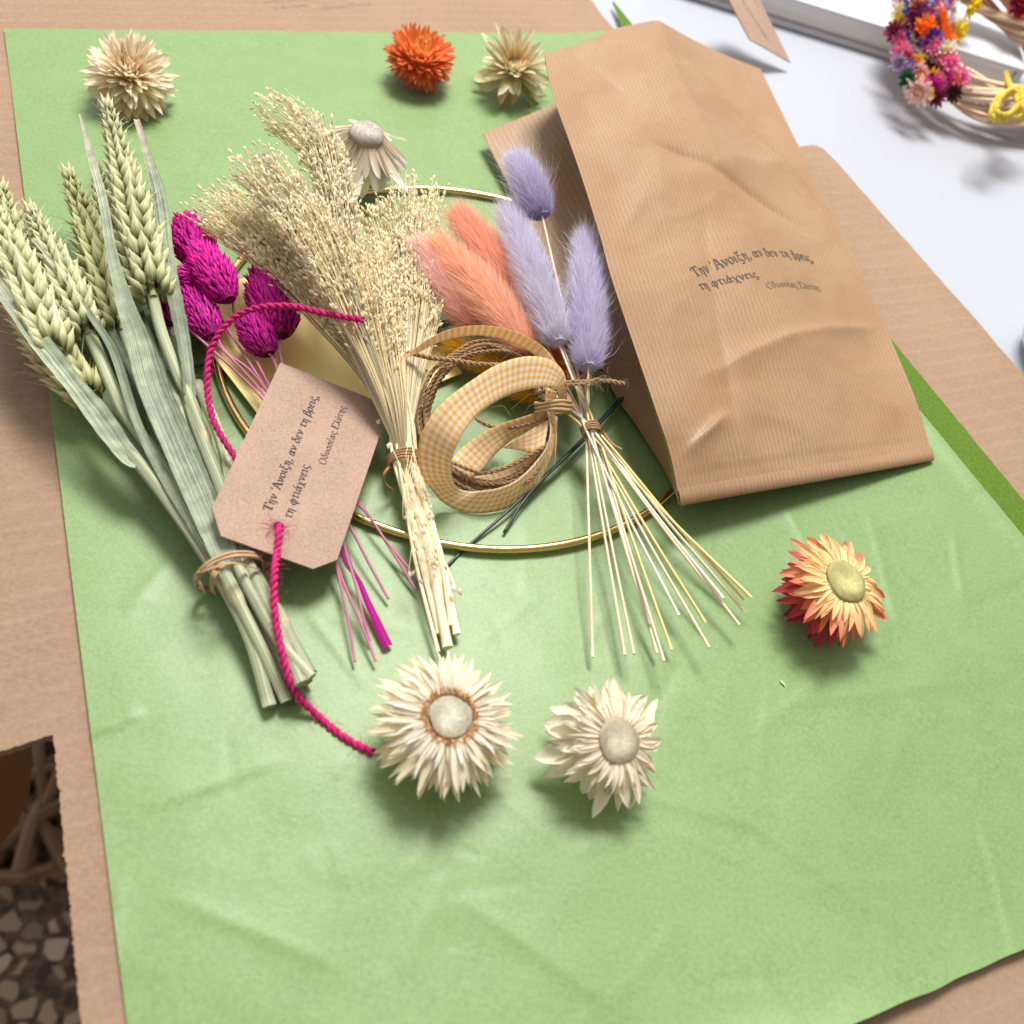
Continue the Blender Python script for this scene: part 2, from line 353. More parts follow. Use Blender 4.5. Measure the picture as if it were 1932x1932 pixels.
# ------------------------------------------------------------------ gift tag
pa, pb, pc = P(529, 684, 2.15), P(400, 958, 2.05), P(636, 1056, 1.15)
tn = nrm(np.cross(pb - pa, pc - pa)); tn = tn if tn[2] > 0 else -tn
tp = lambda x, y, off=0: onplane(x, y, pa, tn) + tn * off
t = NT('tag_kraft'); p = t.pos(); f = t.noise(p, 1500, 4, .7); f2 = t.noise(p, 60, 3); f3 = t.noise(p, 800, 2)
c = t.mix(t.ramp(f, .3, .7), srgb(154, 127, 112), srgb(186, 160, 144)); c = t.mix(t.ramp(f3, .69, .74, 0, .6), c, srgb(110, 84, 70)); c = t.mix(t.ramp(f2, .4, .7, 0, .25), c, srgb(200, 168, 146))
t.bump(f, .4, .0004); tagm = t.finish(c, .85, .15)
def tagshape(mb, outline, hole, hr, nvec, th):
    """flat card with a punched hole: ring of quads from outline to hole"""
    n = 64; o = [np.asarray(q) for q in outline]; per = []
    L = [np.linalg.norm(o[(i + 1) % len(o)] - o[i]) for i in range(len(o))]; tot = sum(L); 
    for i in range(len(o)):
        k = max(1, round(n * L[i] / tot))
        for j in range(k): per.append(o[i] + (o[(i + 1) % len(o)] - o[i]) * j / k)
    m = len(per); e1 = nrm(per[0] - hole); e2 = np.cross(nvec, e1); ins = []
    for q in per:
        d = nrm(q - hole); ins.append(hole + d * hr)
    rows = [per, [a * .5 + b * .5 for a, b in zip(per, ins)], ins]
    top = np.array(rows); bot = top - nvec * th
    full = np.concatenate([top, bot[::-1], top[:1]])
    mb.grid(full, wrap=True)
TAGO = [(529, 684), (735, 766), (712, 834), (636, 1056), (591, 1073), (417, 1011), (400, 958)]
mb = MB(); hole = tp(526, 993); tagshape(mb, [tp(*q) for q in TAGO], hole, .0015, tn, .0006)
tg = mb.build('gift_tag', tagm, smooth=False)
tag(tg, 'kraft cardboard gift tag with stamped Greek lettering lying across wheat stems, pink cord through it', 'tag')
mb = MB()
for s, a, b, wt in [(LINES[0], (511, 966), (601, 747), 1.5), (LINES[1], (549, 979), (586, 874), 1.35), (LINES[2], (613, 878), (653, 768), 1.2)]:
    A, B = tp(*a, .00008), tp(*b, .00008); k = np.linalg.norm(B - A) / textlen(s); ex = nrm(B - A); ey = np.cross(tn, ex)
    lettering(mb, s, lambda u, v: A + ex * u * k + ey * v * k * .88, wt, 3)
mb.build('stamped_text', ink, tg)

# ------------------------------------------------------------------ kraft paper bag
def edge(pts, n): return path(pts, n)
NS, NT_ = 110, 200
Lc = edge([(1027, 100, 3.9), (1043, 178, 4.1), (1089, 309, 4.2), (1130, 438, 4.0), (1157, 535, 3.8), (1231, 755, 2.9), (1264, 856, 2.2), (1283, 950, 1.5)], NT_)
Rc = edge([(1435, 130, 1.3), (1507, 276, 1.0), (1577, 410, .8), (1638, 543, .6), (1690, 662, .45), (1731, 763, .35), (1761, 866, .25)], NT_)
Tc = edge([(1027, 100, 3.9), (1106, 76, 3.7), (1163, 52, 3.5), (1235, 40, 3.4), (1258, 47, 3.1), (1310, 74, 2.3), (1363, 99, 1.8), (1435, 130, 1.3)], NS)
Bc = edge([(1283, 950, 1.5), (1350, 938, 1.35), (1418, 926, 1.2), (1558, 902, .8), (1678, 881, .45), (1761, 866, .25)], NS)
front = np.zeros((NT_, NS, 3)); uvf = np.zeros((NT_, NS, 2))
Wd, Hd = .088, .2
for i in range(NT_):
    v = i / (NT_ - 1)
    for j in range(NS):
        u = j / (NS - 1)
        q = Lc[i] * (1 - u) + Rc[i] * u + Tc[j] * (1 - v) + Bc[j] * v - (Tc[0] * (1 - u) * (1 - v) + Tc[-1] * u * (1 - v) + Bc[0] * (1 - u) * v + Bc[-1] * u * v)
        m = min(1, u / .12, (1 - u) / .10) * min(1, (1 - v) / .10, .35 + v / .15); s1 = u * Wd; s2 = v * Hd
        z = .0010 * fbm(s1, s2, 22, 2, 7.7) - .0024 * abs(fbm(s1 + .4 * s2, s2 - .3 * s1, 20, 2, 6.2)) - .0009 * abs(fbm(s1 - .5 * s2, s2 + .5 * s1, 46, 2, 3.3)) + .0022 * math.sin(math.pi * u) * math.sin(math.pi * v)
        # soft folds: one running down from the top lip, dents below the lettering
        for (ua, va, ub, vb, hh, wd) in [(.50, -.02, .95, .42, .0030, .05), (.36, .36, .80, .50, -.0030, .05), (.42, .50, .25, .90, -.0012, .08), (.30, .80, .98, .72, .0022, .04), (.05, .93, .22, .88, .003, .035), (.12, .02, .3, .2, -.002, .08)]:
            du, dv = ub - ua, (vb - va) * 2.2; ru, rv = u - ua, (v - va) * 2.2; L2 = du * du + dv * dv; tt = (ru * du + rv * dv) / L2; ee = (ru * dv - rv * du) / math.sqrt(L2)
            if -.2 < tt < 1.2: z += hh * math.exp(-abs(ee) / wd * (1.9 if ee > 0 else .9)) * max(0, min(1, (tt + .2) / .35, (1.2 - tt) / .35))
        if v > .955: z -= .0006
        front[i, j] = q + (0, 0, z * m); uvf[i, j] = (s1, s2)
for j in range(NS): front[0, j] += (front[0, j] - front[1, j]) * (.18 if j % 2 else -.18)
t = NT('kraft_paper'); uv = t.uvp(); sx = t.n('ShaderNodeSeparateXYZ'); t.l(uv, sx.inputs[0]); p = t.pos()
rib = t.math('SINE', t.math('MULTIPLY', sx.outputs[0], 2 * math.pi / .0013)); fi = t.noise(t.scale(uv, (2600, 500, 1)), 1, 4, .65); bg = t.noise(uv, 34, 3)
c = t.mix(t.ramp(fi, .3, .7), srgb(145, 113, 83), srgb(165, 134, 102)); c = t.mix(t.ramp(rib, -1, 1, 0, .34), c, srgb(186, 157, 126)); c = t.mix(t.ramp(bg, .38, .66, 0, .5), c, srgb(146, 108, 74))
t.bump(t.math('ADD', t.math('MULTIPLY', rib, .3), fi), .15, .0004); kraft = t.finish(c, .48, .38, .06)
bag = thing('paper_bag', 'large ribbed kraft paper bag with stamped Greek lettering and a serrated open top', 'paper bag', P(1450, 600, 0))
mb = MB(); mb.grid(front, u=uvf); mb.build('front_panel', kraft, bag)
# gusset on the open side: from the back edge on the table up and under the front panel
Bk = edge([(910, 252, .75), (971, 372, .6), (1060, 547, .5), (1156, 736, .45), (1194, 792, .45), (1238, 861, .5), (1262, 904, .8), (1281, 949, 1.3)], NT_)
g = np.zeros((NT_, 12, 3)); uvg = np.zeros((NT_, 12, 2))
for i in range(NT_):
    v = i / (NT_ - 1); rightdir = nrm(Rc[i] - Lc[i]); mid = Lc[i] * .45 + Bk[i] * .55 + rightdir * .034 * math.sin(math.pi * (1 - v) * .55) * (1 - v ** 3)
    if i < 14: mid = mid + nrm(Tc[0] - Lc[20]) * .004 * (1 - i / 14)
    pts = cr([Bk[i], Bk[i] * .5 + mid * .5 + (0, 0, -.0012 * (1 - v)), mid, mid * .5 + Lc[i] * .5 + (0, 0, -.001), Lc[i] - (0, 0, .0003)], 12)
    for j in range(12): g[i, j] = pts[j] + (0, 0, .0008 * fbm(v * .2, j * .004, 40, 2, 4.4) * (1 - v)); uvg[i, j] = (j * .0035 + .3, v * Hd)
mb = MB(); mb.grid(g, u=uvg); mb.build('side_gusset', kraft, bag)
# back panel lying low, its far lip showing beyond the front one at the right
g = np.zeros((NT_, 20, 3)); uvg = np.zeros((NT_, 20, 2))
for i in range(NT_):
    v = i / (NT_ - 1); r = Rc[i] + (0, 0, -.0016 * (1 - v) - .0004)
    if i < 20: r = r + nrm(Rc[0] - Rc[20]) * .0012 * (1 - i / 20)
    for j in range(20):
        u = j / 19; q = Bk[i] * (1 - u) + r * u - (0, 0, .0015 * math.sin(math.pi * u) * (1 - v)); q[2] = max(q[2], .0022 if v < .97 else .0018); g[i, j] = q; uvg[i, j] = (.6 + u * Wd, v * Hd)
mb = MB(); mb.grid(g, u=uvg); mb.build('back_panel', kraft, bag)
# folded bottom hem
hem = []
for j in range(NS):
    a = front[-5, j] + (0, 0, .0007); b = front[-1, j]; o_ = nrm(b - front[-5, j])
    hem.append([a, (a + b) / 2 + (0, 0, .0006), b + (0, 0, .0005) + o_ * .0006, b - (0, 0, .0004) + o_ * .0006, b - (0, 0, .0012)])
mb = MB(); mb.grid(np.array(hem), u=np.array([[(j * Wd / NS, Hd + k * .001) for k in range(5)] for j in range(NS)])); mb.build('bottom_hem', kraft, bag)
# lettering follows the panel
fp = np.array([[proj(q) for q in row] for row in front])
def find(x, y):
    d = (fp[..., 0] - x) ** 2 + (fp[..., 1] - y) ** 2; i, j = np.unravel_index(np.argmin(d), d.shape)
    i = min(max(i, 1), NT_ - 2); j = min(max(j, 1), NS - 2); J = np.c_[(fp[i, j + 1] - fp[i, j - 1]) / 2, (fp[i + 1, j] - fp[i - 1, j]) / 2]
    k = np.linalg.solve(J, np.array([x, y]) - fp[i, j]); return j + k[0], i + k[1]
def onfront(j, i):
    j0, i0 = int(j), int(i); a, b = j - j0, i - i0
    q = (front[i0, j0] * (1 - a) + front[i0, j0 + 1] * a) * (1 - b) + (front[i0 + 1, j0] * (1 - a) + front[i0 + 1, j0 + 1] * a) * b
    nn = np.cross(front[i0, j0 + 1] - front[i0, j0], front[i0 + 1, j0] - front[i0, j0]); nn = nrm(nn); return q + nn * (.00012 if nn[2] > 0 else -.00012)
mb = MB()
for s, a, b, wt in [(LINES[0], (1313, 522), (1537, 495), 1.25), (LINES[1], (1323, 547), (1436, 523), 1.25), (LINES[2], (1450, 545), (1549, 548), .75)]:
    A, B = np.array(find(*a)), np.array(find(*b)); wa, wb = onfront(*A), onfront(*B); k = 1 / textlen(s); ex = nrm(wb - wa); L = np.linalg.norm(wb - wa) * k
    dvec = onfront(A[0], A[1] - 1) - wa; dj = onfront(A[0] + 1, A[1]) - wa
    ey = np.cross(nrm(np.cross(dj, dvec)), ex); sol = np.linalg.lstsq(np.c_[dj, dvec], ey, rcond=None)[0]   # letter-up in grid steps per metre
    up_ = np.array([sol[0], -sol[1]]) * L
    lettering(mb, s, lambda u, v: onfront(*(A + (B - A) * u * k + up_ * v * .74)), wt, 5)
mb.build('stamped_text', ink, bag)

# ------------------------------------------------------------------ pale card under the bundles
ca, cb, cc = P(318, 561, .42), P(670, 470, .36), P(533, 841, .40); cn = nrm(np.cross(cb - ca, cc - ca)); cn = cn if cn[2] > 0 else -cn
qs = [onplane(*q, ca, cn) for q in [(318, 561), (670, 470), (872, 703), (533, 841)]]
mb = MB(); top = np.array(qs); bot = top - cn * .0006
mb.add(np.vstack([top, bot]), [(0, 1, 2, 3), (7, 6, 5, 4)] + [(i, i + 4, (i + 1) % 4 + 4, (i + 1) % 4) for i in range(4)])
t = NT('pale_yellow_card'); f = t.noise(t.pos(), 1200, 3); f2 = t.noise(t.pos(), 40, 3)
ym = t.finish(t.mix(t.ramp(f2, .3, .7), srgb(240, 222, 138), srgb(248, 232, 158)), .45, .4)
tag(mb.build('information_card', ym, smooth=False), 'pale yellow card half hidden under the cream grass and the pink cord', 'card')
# ------------------------------------------------------------------ hoop and wires
t = NT('gold'); t.b.inputs['Metallic'].default_value = 1; f = t.noise(t.pos(), 500, 3); gold = t.finish(t.mix(t.ramp(f, .3, .7), (.78, .53, .22), (.86, .63, .30)), .2, .5)
hc = np.array([.14379978, 1.06091831]) * H - np.array([_d[0], _d[1]]) * 0; _o = CAM * [1, 1, 0]; hc = np.r_[hc, 0] + _o
th = np.linspace(0, 2 * np.pi, 257)[:-1]; R = .09
ring = np.stack([hc[0] + R * np.cos(th), hc[1] + R * np.sin(th), .0026 + .0002 * np.sin(3 * th)], -1)
g = []
for k, a in enumerate(th):
    er = np.array([math.cos(a), math.sin(a), 0]); g.append([ring[k] + .0013 * (math.cos(b) * er + math.sin(b) * np.array([0, 0, 1])) for b in np.linspace(0, 2 * np.pi, 15)[:-1]])
g.append(g[0]); mb = MB(); mb.grid(np.array(g), wrap=True); tag(mb.build('metal_hoop', gold), 'thin shiny gold metal ring hoop lying under the dried bunches', 'hoop')
t = NT('green_wire'); wire = t.finish((.006, .026, .02), .35, .5)
def wires(label, pp, r=.0005):
    mb = MB(); mb.tube(path(pp, 40), r, 8); return tag(mb.build('floral_wire', wire), label, 'wire', 'dark green floral wires')
wires('dark green floral wire with its cut end crossing under the ring below the ribbon', [(1175, 745, .5), (1101, 826, .5), (1022, 904, .45), (960, 963, .35), (880, 1033, .14), (838, 1074, .12)])
wires('dark green floral wire ending inside the ring just below the ribbon', [(1178, 748, .6), (1104, 828, .6), (1026, 902, .55), (985, 950, .4), (951, 1005, .2)])
wires('dark green floral wire running under the pale card from the wheat to the bunny tails', [(330, 703, .25), (376, 690, .25), (600, 655, .2), (800, 620, .2), (1000, 570, .2)], .00045)
wires('short dark green wire beside the pale card behind the bunny tails', [(700, 645, .15), (800, 613, .15), (850, 603, .2), (1000, 560, .2)], .00045)

# ------------------------------------------------------------------ generic plant parts
def strip(mb, p, wd, up=(0, 0, 1), vee=.25, c=(1, 1, 1), cross=5, twist=0., ripple=0.):
    p = np.asarray(p); n = len(p); wd = np.broadcast_to(wd, (n,)); t_, a, b = frames(p, up); g = np.zeros((n, cross, 3)); u = np.zeros((n, cross, 3))
    L = np.r_[0, np.cumsum(np.linalg.norm(np.diff(p, axis=0), axis=1))]
    for i in range(n):
        an = twist * i / n
        bb, aa = b[i] * math.cos(an) + a[i] * math.sin(an), a[i] * math.cos(an) - b[i] * math.sin(an)
        for j in range(cross):
            s = j / (cross - 1) * 2 - 1
            g[i, j] = p[i] + bb * s * wd[i] / 2 + aa * (abs(s) ** 1.5) * vee * wd[i] + aa * ripple * wd[i] * math.sin(L[i] * 900 + s * 2); u[i, j] = (s * 1.5, 0, L[i] * 100)
    c = np.asarray(c, float)
    if c.ndim == 2: c = np.repeat(c[:, None], cross, 1)
    mb.grid(g, c, u)
def ovoid(mb, base, d, up, L, wd, th, c0, c1, nl=6, ns=7, tip=1.0, fat=.42, spike=0.):
    """pointed seed or husk; c0 at base, c1 at tip"""
    d = nrm(d); b = np.cross(d, up); b = nrm(b); a = np.cross(b, d); T = np.linspace(0, 1, nl); g = np.zeros((nl, ns, 3)); cc = np.zeros((nl, ns, 3)); u = np.zeros((nl, ns, 3))
    for i, tt in enumerate(T):
        r = (tt / fat) ** .55 if tt < fat else (1 - ((tt - fat) / (1 - fat)) ** 1.25)
        r = max(r, .04) ; ext = L * tt + (spike if i == nl - 1 else 0)
        for j in range(ns):
            an = 2 * math.pi * j / ns; g[i, j] = base + d * ext + b * math.cos(an) * wd / 2 * r + a * math.sin(an) * th / 2 * r
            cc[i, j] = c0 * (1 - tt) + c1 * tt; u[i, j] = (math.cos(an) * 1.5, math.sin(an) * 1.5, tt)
    mb.grid(g, cc, u, wrap=True)
def twine(mb, p, r, plies=2, pitch=.0045, sides=6, c=(1, 1, 1), jitter=.2, fuzz=0, fc=None, fl=.004):
    p = np.asarray(p); t_, a, b = frames(p); L = np.r_[0, np.cumsum(np.linalg.norm(np.diff(p, axis=0), axis=1))]
    for k in range(plies):
        ph = 2 * np.pi * k / plies + 2 * np.pi * L / pitch; off = np.cos(ph)[:, None] * a + np.sin(ph)[:, None] * b
        cv = np.asarray(c) * (1 + rng.uniform(-.12, .12, (len(p), 1)))
        mb.tube(p + off * r * .52, r * (.62 + jitter * .3 * np.sin(L * 1400 + k)), sides, cv)
    for _ in range(fuzz):
        i = rng.integers(1, len(p) - 2); d = nrm(rng.normal(size=3) + t_[i] * .8); q = p[i] + nrm(rng.normal(size=3)) * r * .6; l = fl * rng.uniform(.3, 1.3); d2 = nrm(d + rng.normal(size=3) * .7)
        mb.tube(cr([q, q + d * l * .5, q + d * l * .5 + d2 * l * .5], 5), .00004, 3, fc if fc is not None else c, cap=False)
def wrap_tie(mb, centre, axis, ra, rb, side, n=3, r=.0006, c=(1, 1, 1), gap=.9):
    """thread wound round a bundle"""
    axis = nrm(axis); side = nrm(side - (side @ axis) * axis); o = np.cross(axis, side); k = n * 26; pts = []
    for i in range(k + 1):
        a = 2 * math.pi * n * i / k; pts.append(centre + side * ra * math.cos(a) + o * rb * math.sin(a) + axis * (i / k - .5) * n * r * 2 * gap + axis * .0003 * math.sin(i * .7))
    mb.tube(np.array(pts), r * (1 + .15 * np.sin(np.arange(k + 1) * .9)), 6, c)

# ------------------------------------------------------------------ wheat bunch
WH = thing('wheat_bunch', 'bunch of pale green wheat with fat ears and grey-green leaves tied with raffia', 'dried wheat', P(430, 1080, 0))
ear_m = attr_mat('wheat_husk', .55, .3, .12, streak=((3.2, 3.2, .6), .42), bump=(.3, .0004))
stalk_m = attr_mat('wheat_straw', .6, .3, .05, streak=((6, 6, .2), .7), bump=(.35, .0005))
leaf_m = attr_mat('wheat_leaf', .6, .3, .15, mottle=(260, .28), streak=((9, 9, .12), .75), bump=(.3, .0004))
def ear(base, tip_, wpx, n=11, seed=0, tint=(1, 1, 1)):
    r = random.Random(seed); n = int(n * 1.35); mb = MB(); A, B = P(*base), P(*tip_); sag = (A + B) / 2 + np.array([0, 0, .001]); ax = cr([A, sag, B], n + 1); t_, a, b = frames(ax, (0, 0, 1)); wd = wpx * S(A)
    mb.tube(ax, .0011, 6, (.35, .36, .16)); tint = np.array(tint)
    for i in range(n):
        f = i / (n - 1); k = wd * (.86 + .22 * math.sin(math.pi * min(1, f * 1.2 + .15)) - .42 * f ** 2.2)
        for col in range(4):
            an = math.pi / 2 * col + (math.pi / 4 if False else 0) + r.uniform(-.12, .12); ra = math.cos(an) * b[i] + math.sin(an) * a[i]
            sh = (i + (.5 if col % 2 else 0)); ii = min(int(sh), n - 1); fr = sh - ii; c_ = ax[ii] * (1 - fr) + ax[min(ii + 1, n)] * fr
            tang = np.cross(t_[i], ra)
            for m in (-1, 1, 0):
                d = t_[i] * .92 + rng.normal(size=3) * .06 + ra * ((.46 if m == 0 else .38) + r.uniform(-.08, .12)) + tang * m * .30
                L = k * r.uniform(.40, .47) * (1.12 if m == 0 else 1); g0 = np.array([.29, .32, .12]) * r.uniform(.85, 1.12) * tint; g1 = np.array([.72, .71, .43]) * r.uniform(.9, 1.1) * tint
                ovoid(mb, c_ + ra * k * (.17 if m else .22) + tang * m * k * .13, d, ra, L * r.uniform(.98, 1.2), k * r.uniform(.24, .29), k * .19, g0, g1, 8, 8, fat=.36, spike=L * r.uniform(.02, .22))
                if r.random() < .5 + .4 * (f > .8): 
                    tp_ = c_ + ra * k * .15 + nrm(d) * L; mb.tube(cr([tp_, tp_ + nrm(d) * k * .15, tp_ + nrm(d + ra * .3) * k * r.uniform(.25, .7)], 4), [.00014, .00010, .00007, .00003], 3, g1, cap=False)
    # crown of husks at the tip
    for m in range(6):
        an = m * 1.05; ra = math.cos(an) * b[-1] + math.sin(an) * a[-1]
        ovoid(mb, ax[-1] + ra * wd * .05 - t_[-1] * wd * .05, t_[-1] + ra * .25, ra, wd * .36, wd * .16, wd * .12, np.array([.5, .48, .22]), np.array([.78, .74, .46]), 6, 7, spike=wd * .1)
    return mb.build('wheat_ear', ear_m, WH)
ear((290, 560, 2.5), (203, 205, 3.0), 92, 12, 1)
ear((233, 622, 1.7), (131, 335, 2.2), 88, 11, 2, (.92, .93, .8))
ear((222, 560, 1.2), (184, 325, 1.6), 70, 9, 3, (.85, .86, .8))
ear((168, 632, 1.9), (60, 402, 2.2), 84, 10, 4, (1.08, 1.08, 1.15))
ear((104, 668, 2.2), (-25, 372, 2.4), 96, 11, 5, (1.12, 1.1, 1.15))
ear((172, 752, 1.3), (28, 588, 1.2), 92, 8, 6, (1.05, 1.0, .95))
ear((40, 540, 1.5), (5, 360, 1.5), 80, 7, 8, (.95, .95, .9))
GS = np.array([.44, .48, .31])
def stalk(pp, wpx, shade=1., node=None, name='stem'):
    p = path(pp, 44); r = 1.22 * wpx * S(p[len(p) // 2]) / 2; rr = np.full(44, r)
    cc = np.tile(GS * shade, (44, 1)) * (1 + .12 * np.sin(np.linspace(0, 9, 44)))[:, None]
    if node is not None:
        k = int(node * 43); rr[max(0, k - 1):k + 1] *= 1.18; rr[k + 1:] *= .84; cc[k] = (.62, .56, .34)
    mb = MB(); mb.tube(p, rr, 14, cc)
    # hollow cut end
    e = p[-1]; d = nrm(p[-1] - p[-2]); 
    return mb.build(name, stalk_m, WH)
T0 = 1.1
stalk([(288, 556, 2.4), (304, 624, 2.0), (340, 720, 1.5), (352, 742, 1.4), (412, 905, 1.2), (448, 1075, 1.0), (560, 1300, .5)], 19, 1.05, .40)
stalk([(231, 618, 1.6), (252, 680, 1.4), (310, 850, 1.1), (425, 1070, .9), (510, 1330, .35)], 18, .9)
stalk([(168, 630, 1.8), (183, 661, 1.7), (233, 774, 1.5), (292, 858, 1.4), (365, 985, 1.3), (420, 1075, 1.3), (478, 1190, 1.0), (541, 1323, .45)], 21, 1.05, .78)
stalk([(104, 668, 2.0), (160, 745, 1.6), (252, 862, 1.5), (320, 950, 1.3), (405, 1075, 1.1), (470, 1200, .8), (509, 1333, .35)], 20, 1.0)
stalk([(175, 752, 1.2), (290, 880, .9), (440, 1070, .5), (580, 1288, .35)], 18, .8)
stalk([(300, 540, 1.0), (340, 660, 1.0), (380, 820, .9), (470, 1060, .8), (586, 1272, .9)], 22, .85, .9)
stalk([(225, 560, 1.2), (300, 760, .9), (400, 950, .7), (455, 1070, .5), (568, 1320, .3)], 17, .8)
stalk([(330, 640, 1.3), (362, 780, 1.3), (420, 930, 1.3), (468, 1065, 1.25), (570, 1290, 1.0)], 20, .95)
stalk([(412, 960, 1.3), (440, 1040, 1.4), (458, 1090, 1.45), (520, 1200, 1.2), (588, 1278, 1.1)], 17, 1.1)
def leaf(pp, widths, shade=1., vee=.22, twist=0., up=(0, -.3, 1), tipc=None):
    n = 60; p = path(pp, n); sc = S(p[n // 2]); wd = np.interp(np.linspace(0, 1, n), np.linspace(0, 1, len(widths)), np.array(widths) * sc)
    cc = np.tile(np.array([.35, .41, .285]) * shade, (n, 1)) * (1 + .08 * np.sin(np.linspace(0, 14, n)))[:, None]
    if tipc is not None:
        k = np.clip(1 - np.arange(n) / (n * .28), 0, 1)[:, None]; cc = cc * (1 - k) + np.array(tipc) * k
    mb = MB(); wd = wd * (1 + .07 * np.sin(np.linspace(0, 17, n) + len(pp))); strip(mb, p, wd, up, vee, cc, 9, twist + .25, .035); return mb.build('leaf', leaf_m, WH)
for k in range(5):
    x = (255, 285, 318, 345, 372)[k]; stalk([(x, 690 + 8 * k, 1.2), (x + 50, 850, 1.05), (418 + 11 * k, 1070, .75 + .12 * k), (512 + 15 * k, 1300 - 9 * k, .3 + .08 * k)], 15 + k, .85 + .08 * k, .8 if k % 2 else None)
leaf([(150, 215, 4.0), (172, 294, 3.9), (195, 380, 3.8), (212, 480, 3.5), (238, 580, 3.1), (260, 640, 2.7), (284, 727, 2.3), (328, 836, 1.9), (383, 964, 1.6), (418, 1050, 1.5), (432, 1085, 1.35)], [3, 12, 15, 17, 22, 33, 44, 50, 48, 40, 28], 1.12, .14, tipc=(.60, .55, .45))
leaf([(258, 226, 3.0), (278, 294, 3.0), (298, 366, 2.9), (312, 466, 2.7), (324, 552, 2.4), (338, 624, 2.0), (350, 700, 1.7), (353, 745, 1.5)], [10, 14, 22, 26, 24, 26, 28, 26], 1.0, .28, .5, tipc=(.58, .46, .38))
leaf([(-20, 515, 2.8), (0, 545, 2.8), (55, 620, 2.6), (110, 690, 2.4), (180, 780, 2.0), (240, 862, 1.6), (258, 872, 1.55)], [22, 26, 31, 34, 36, 38, 34], 1.2, .2, tipc=(.5, .5, .36))
leaf([(60, 450, 2.9), (115, 515, 2.7), (172, 598, 2.4), (215, 667, 2.1), (258, 800, 1.8), (310, 905, 1.5), (400, 1055, 1.3)], [4, 9, 14, 16, 18, 22, 20], 1.0, .3, .3, tipc=(.6, .52, .42))
leaf([(146, 505, 1.9), (185, 570, 1.9), (225, 652, 1.7), (300, 800, 1.4), (415, 1060, 1.2)], [6, 12, 18, 26, 26], .8, .3)
leaf([(262, 590, 1.6), (290, 690, 1.5), (330, 800, 1.4), (420, 1000, 1.2), (440, 1070, 1.2)], [20, 34, 36, 30, 24], .85, .25)
leaf([(300, 600, .9), (325, 700, .9), (370, 820, .9), (440, 1030, .8)], [16, 34, 34, 24], .75, .2)
leaf([(228, 672, 1.6), (255, 735, 1.4), (330, 880, 1.1), (420, 1050, 1.0)], [14, 20, 22, 20], .62, .3)
raff = attr_mat('raffia', .6, .3, .1, streak=((4, 4, .4), .3))
mb = MB(); tc_ = P(432, 1080, .95); axs = nrm(P(470, 1180, .9) - P(400, 990, 1.1)); sd = nrm(P(492, 1075, .9) - P(372, 1083, .9))
wrap_tie(mb, tc_, axs, .0094, .0084, sd, 2, .00055, (.56, .37, .22), 1.0)
for pp in ([(405, 1072, 2.0), (385, 1077, 1.8), (374, 1085, 1.2), (382, 1105, .9), (388, 1118, .7)], [(420, 1066, 2.0), (404, 1085, 2.05), (401, 1110, 1.6), (408, 1122, 1.2)], [(372, 1082, 1.4), (400, 1074, 2.0), (440, 1064, 2.15), (490, 1076, 1.4)]):
    p = path(pp, 18); strip(mb, p, np.linspace(.0018, .0010, 18), (0, 0, 1), .3, (.50, .32, .18), 4)
mb.build('raffia_tie', raff, WH)

# ------------------------------------------------------------------ magenta grass
MG = thing('canary_grass_bunch', 'bunch of dyed magenta canary grass heads with thin pink stems under the gift tag', 'dried grass', P(600, 900, 0))
mag_m = attr_mat('magenta_scales', .6, .25, .32, streak=((3, 3, .8), .25), bump=(.2, .0003)); mst = attr_mat('pink_stem', .6, .25, 0, streak=((3, 3, .3), .25))
def cone_head(base, tip_, wpx, seed, tint=1.):
    wpx *= 1.2; r = random.Random(seed); mb = MB(); A, B = P(*base), P(*tip_); d = nrm(B - A); L = np.linalg.norm(B - A); wd = wpx * S(A); u = nrm(np.cross(d, (0, 0, 1))); v = np.cross(u, d); n = int(19 * L / .02) + 8
    core = cr([A, (A + B) / 2, B], 14); mb.tube(core, [max(.0003, wd * .36 * math.sin(math.pi * min(1, .06 + .92 * (k / 13) ** .8)) ** .6) for k in range(14)], 12, np.array([.30, .004, .13]) * tint)
    for i in range(n):
        f = (i + .5) / n; rad = wd * .46 * math.sin(math.pi * (.05 + .90 * f ** .85)) ** .6; m = max(6, int(20 * rad / (wd * .4)))
        for k in range(m):
            an = 2 * math.pi * (k + .5 * (i % 2)) / m + r.uniform(-.15, .15); ra = u * math.cos(an) + v * math.sin(an)
            b = A + d * L * f * .93 + ra * rad * .86; dd = d * .9 + ra * (.42 - .1 * f) + rng.normal(size=3) * .09
            c1 = np.array([.95, .018, .52]) * r.uniform(.65, 1.25) * tint + np.array([.03, .05, .06]) * (r.random() ** 3); c0 = c1 * .7
            ovoid(mb, b, dd, ra, wd * .24 * r.uniform(.8, 1.25), wd * .10, wd * .035, c0, c1, 4, 5, fat=.4)
    return mb.build('flower_head', mag_m, MG)
cone_head((384, 508, 1.7), (350, 414, 2.0), 70, 1); cone_head((434, 566, 2.2), (372, 466, 2.4), 68, 2, 1.05); cone_head((392, 533, 1.9), (322, 520, 1.8), 44, 3, 1.1)
cone_head((403, 634, 1.6), (346, 548, 1.5), 64, 4, .95); cone_head((530, 634, 1.6), (503, 503, 2.0), 90, 5, .85); cone_head((508, 668, 1.5), (466, 598, 1.6), 62, 6, .85)
cone_head((322, 612, 1.3), (298, 530, 1.3), 52, 7, .85); cone_head((358, 615, 1.1), (332, 540, 1.0), 52, 8, .8)
PK = np.array([.50, .18, .27])
def pstem(pp, wpx=5.5, c=PK):
    p = path(pp, 30); mb = MB(); mb.tube(p, wpx * S(p[15]) / 2, 7, c); return mb.build('stem', mst, MG)
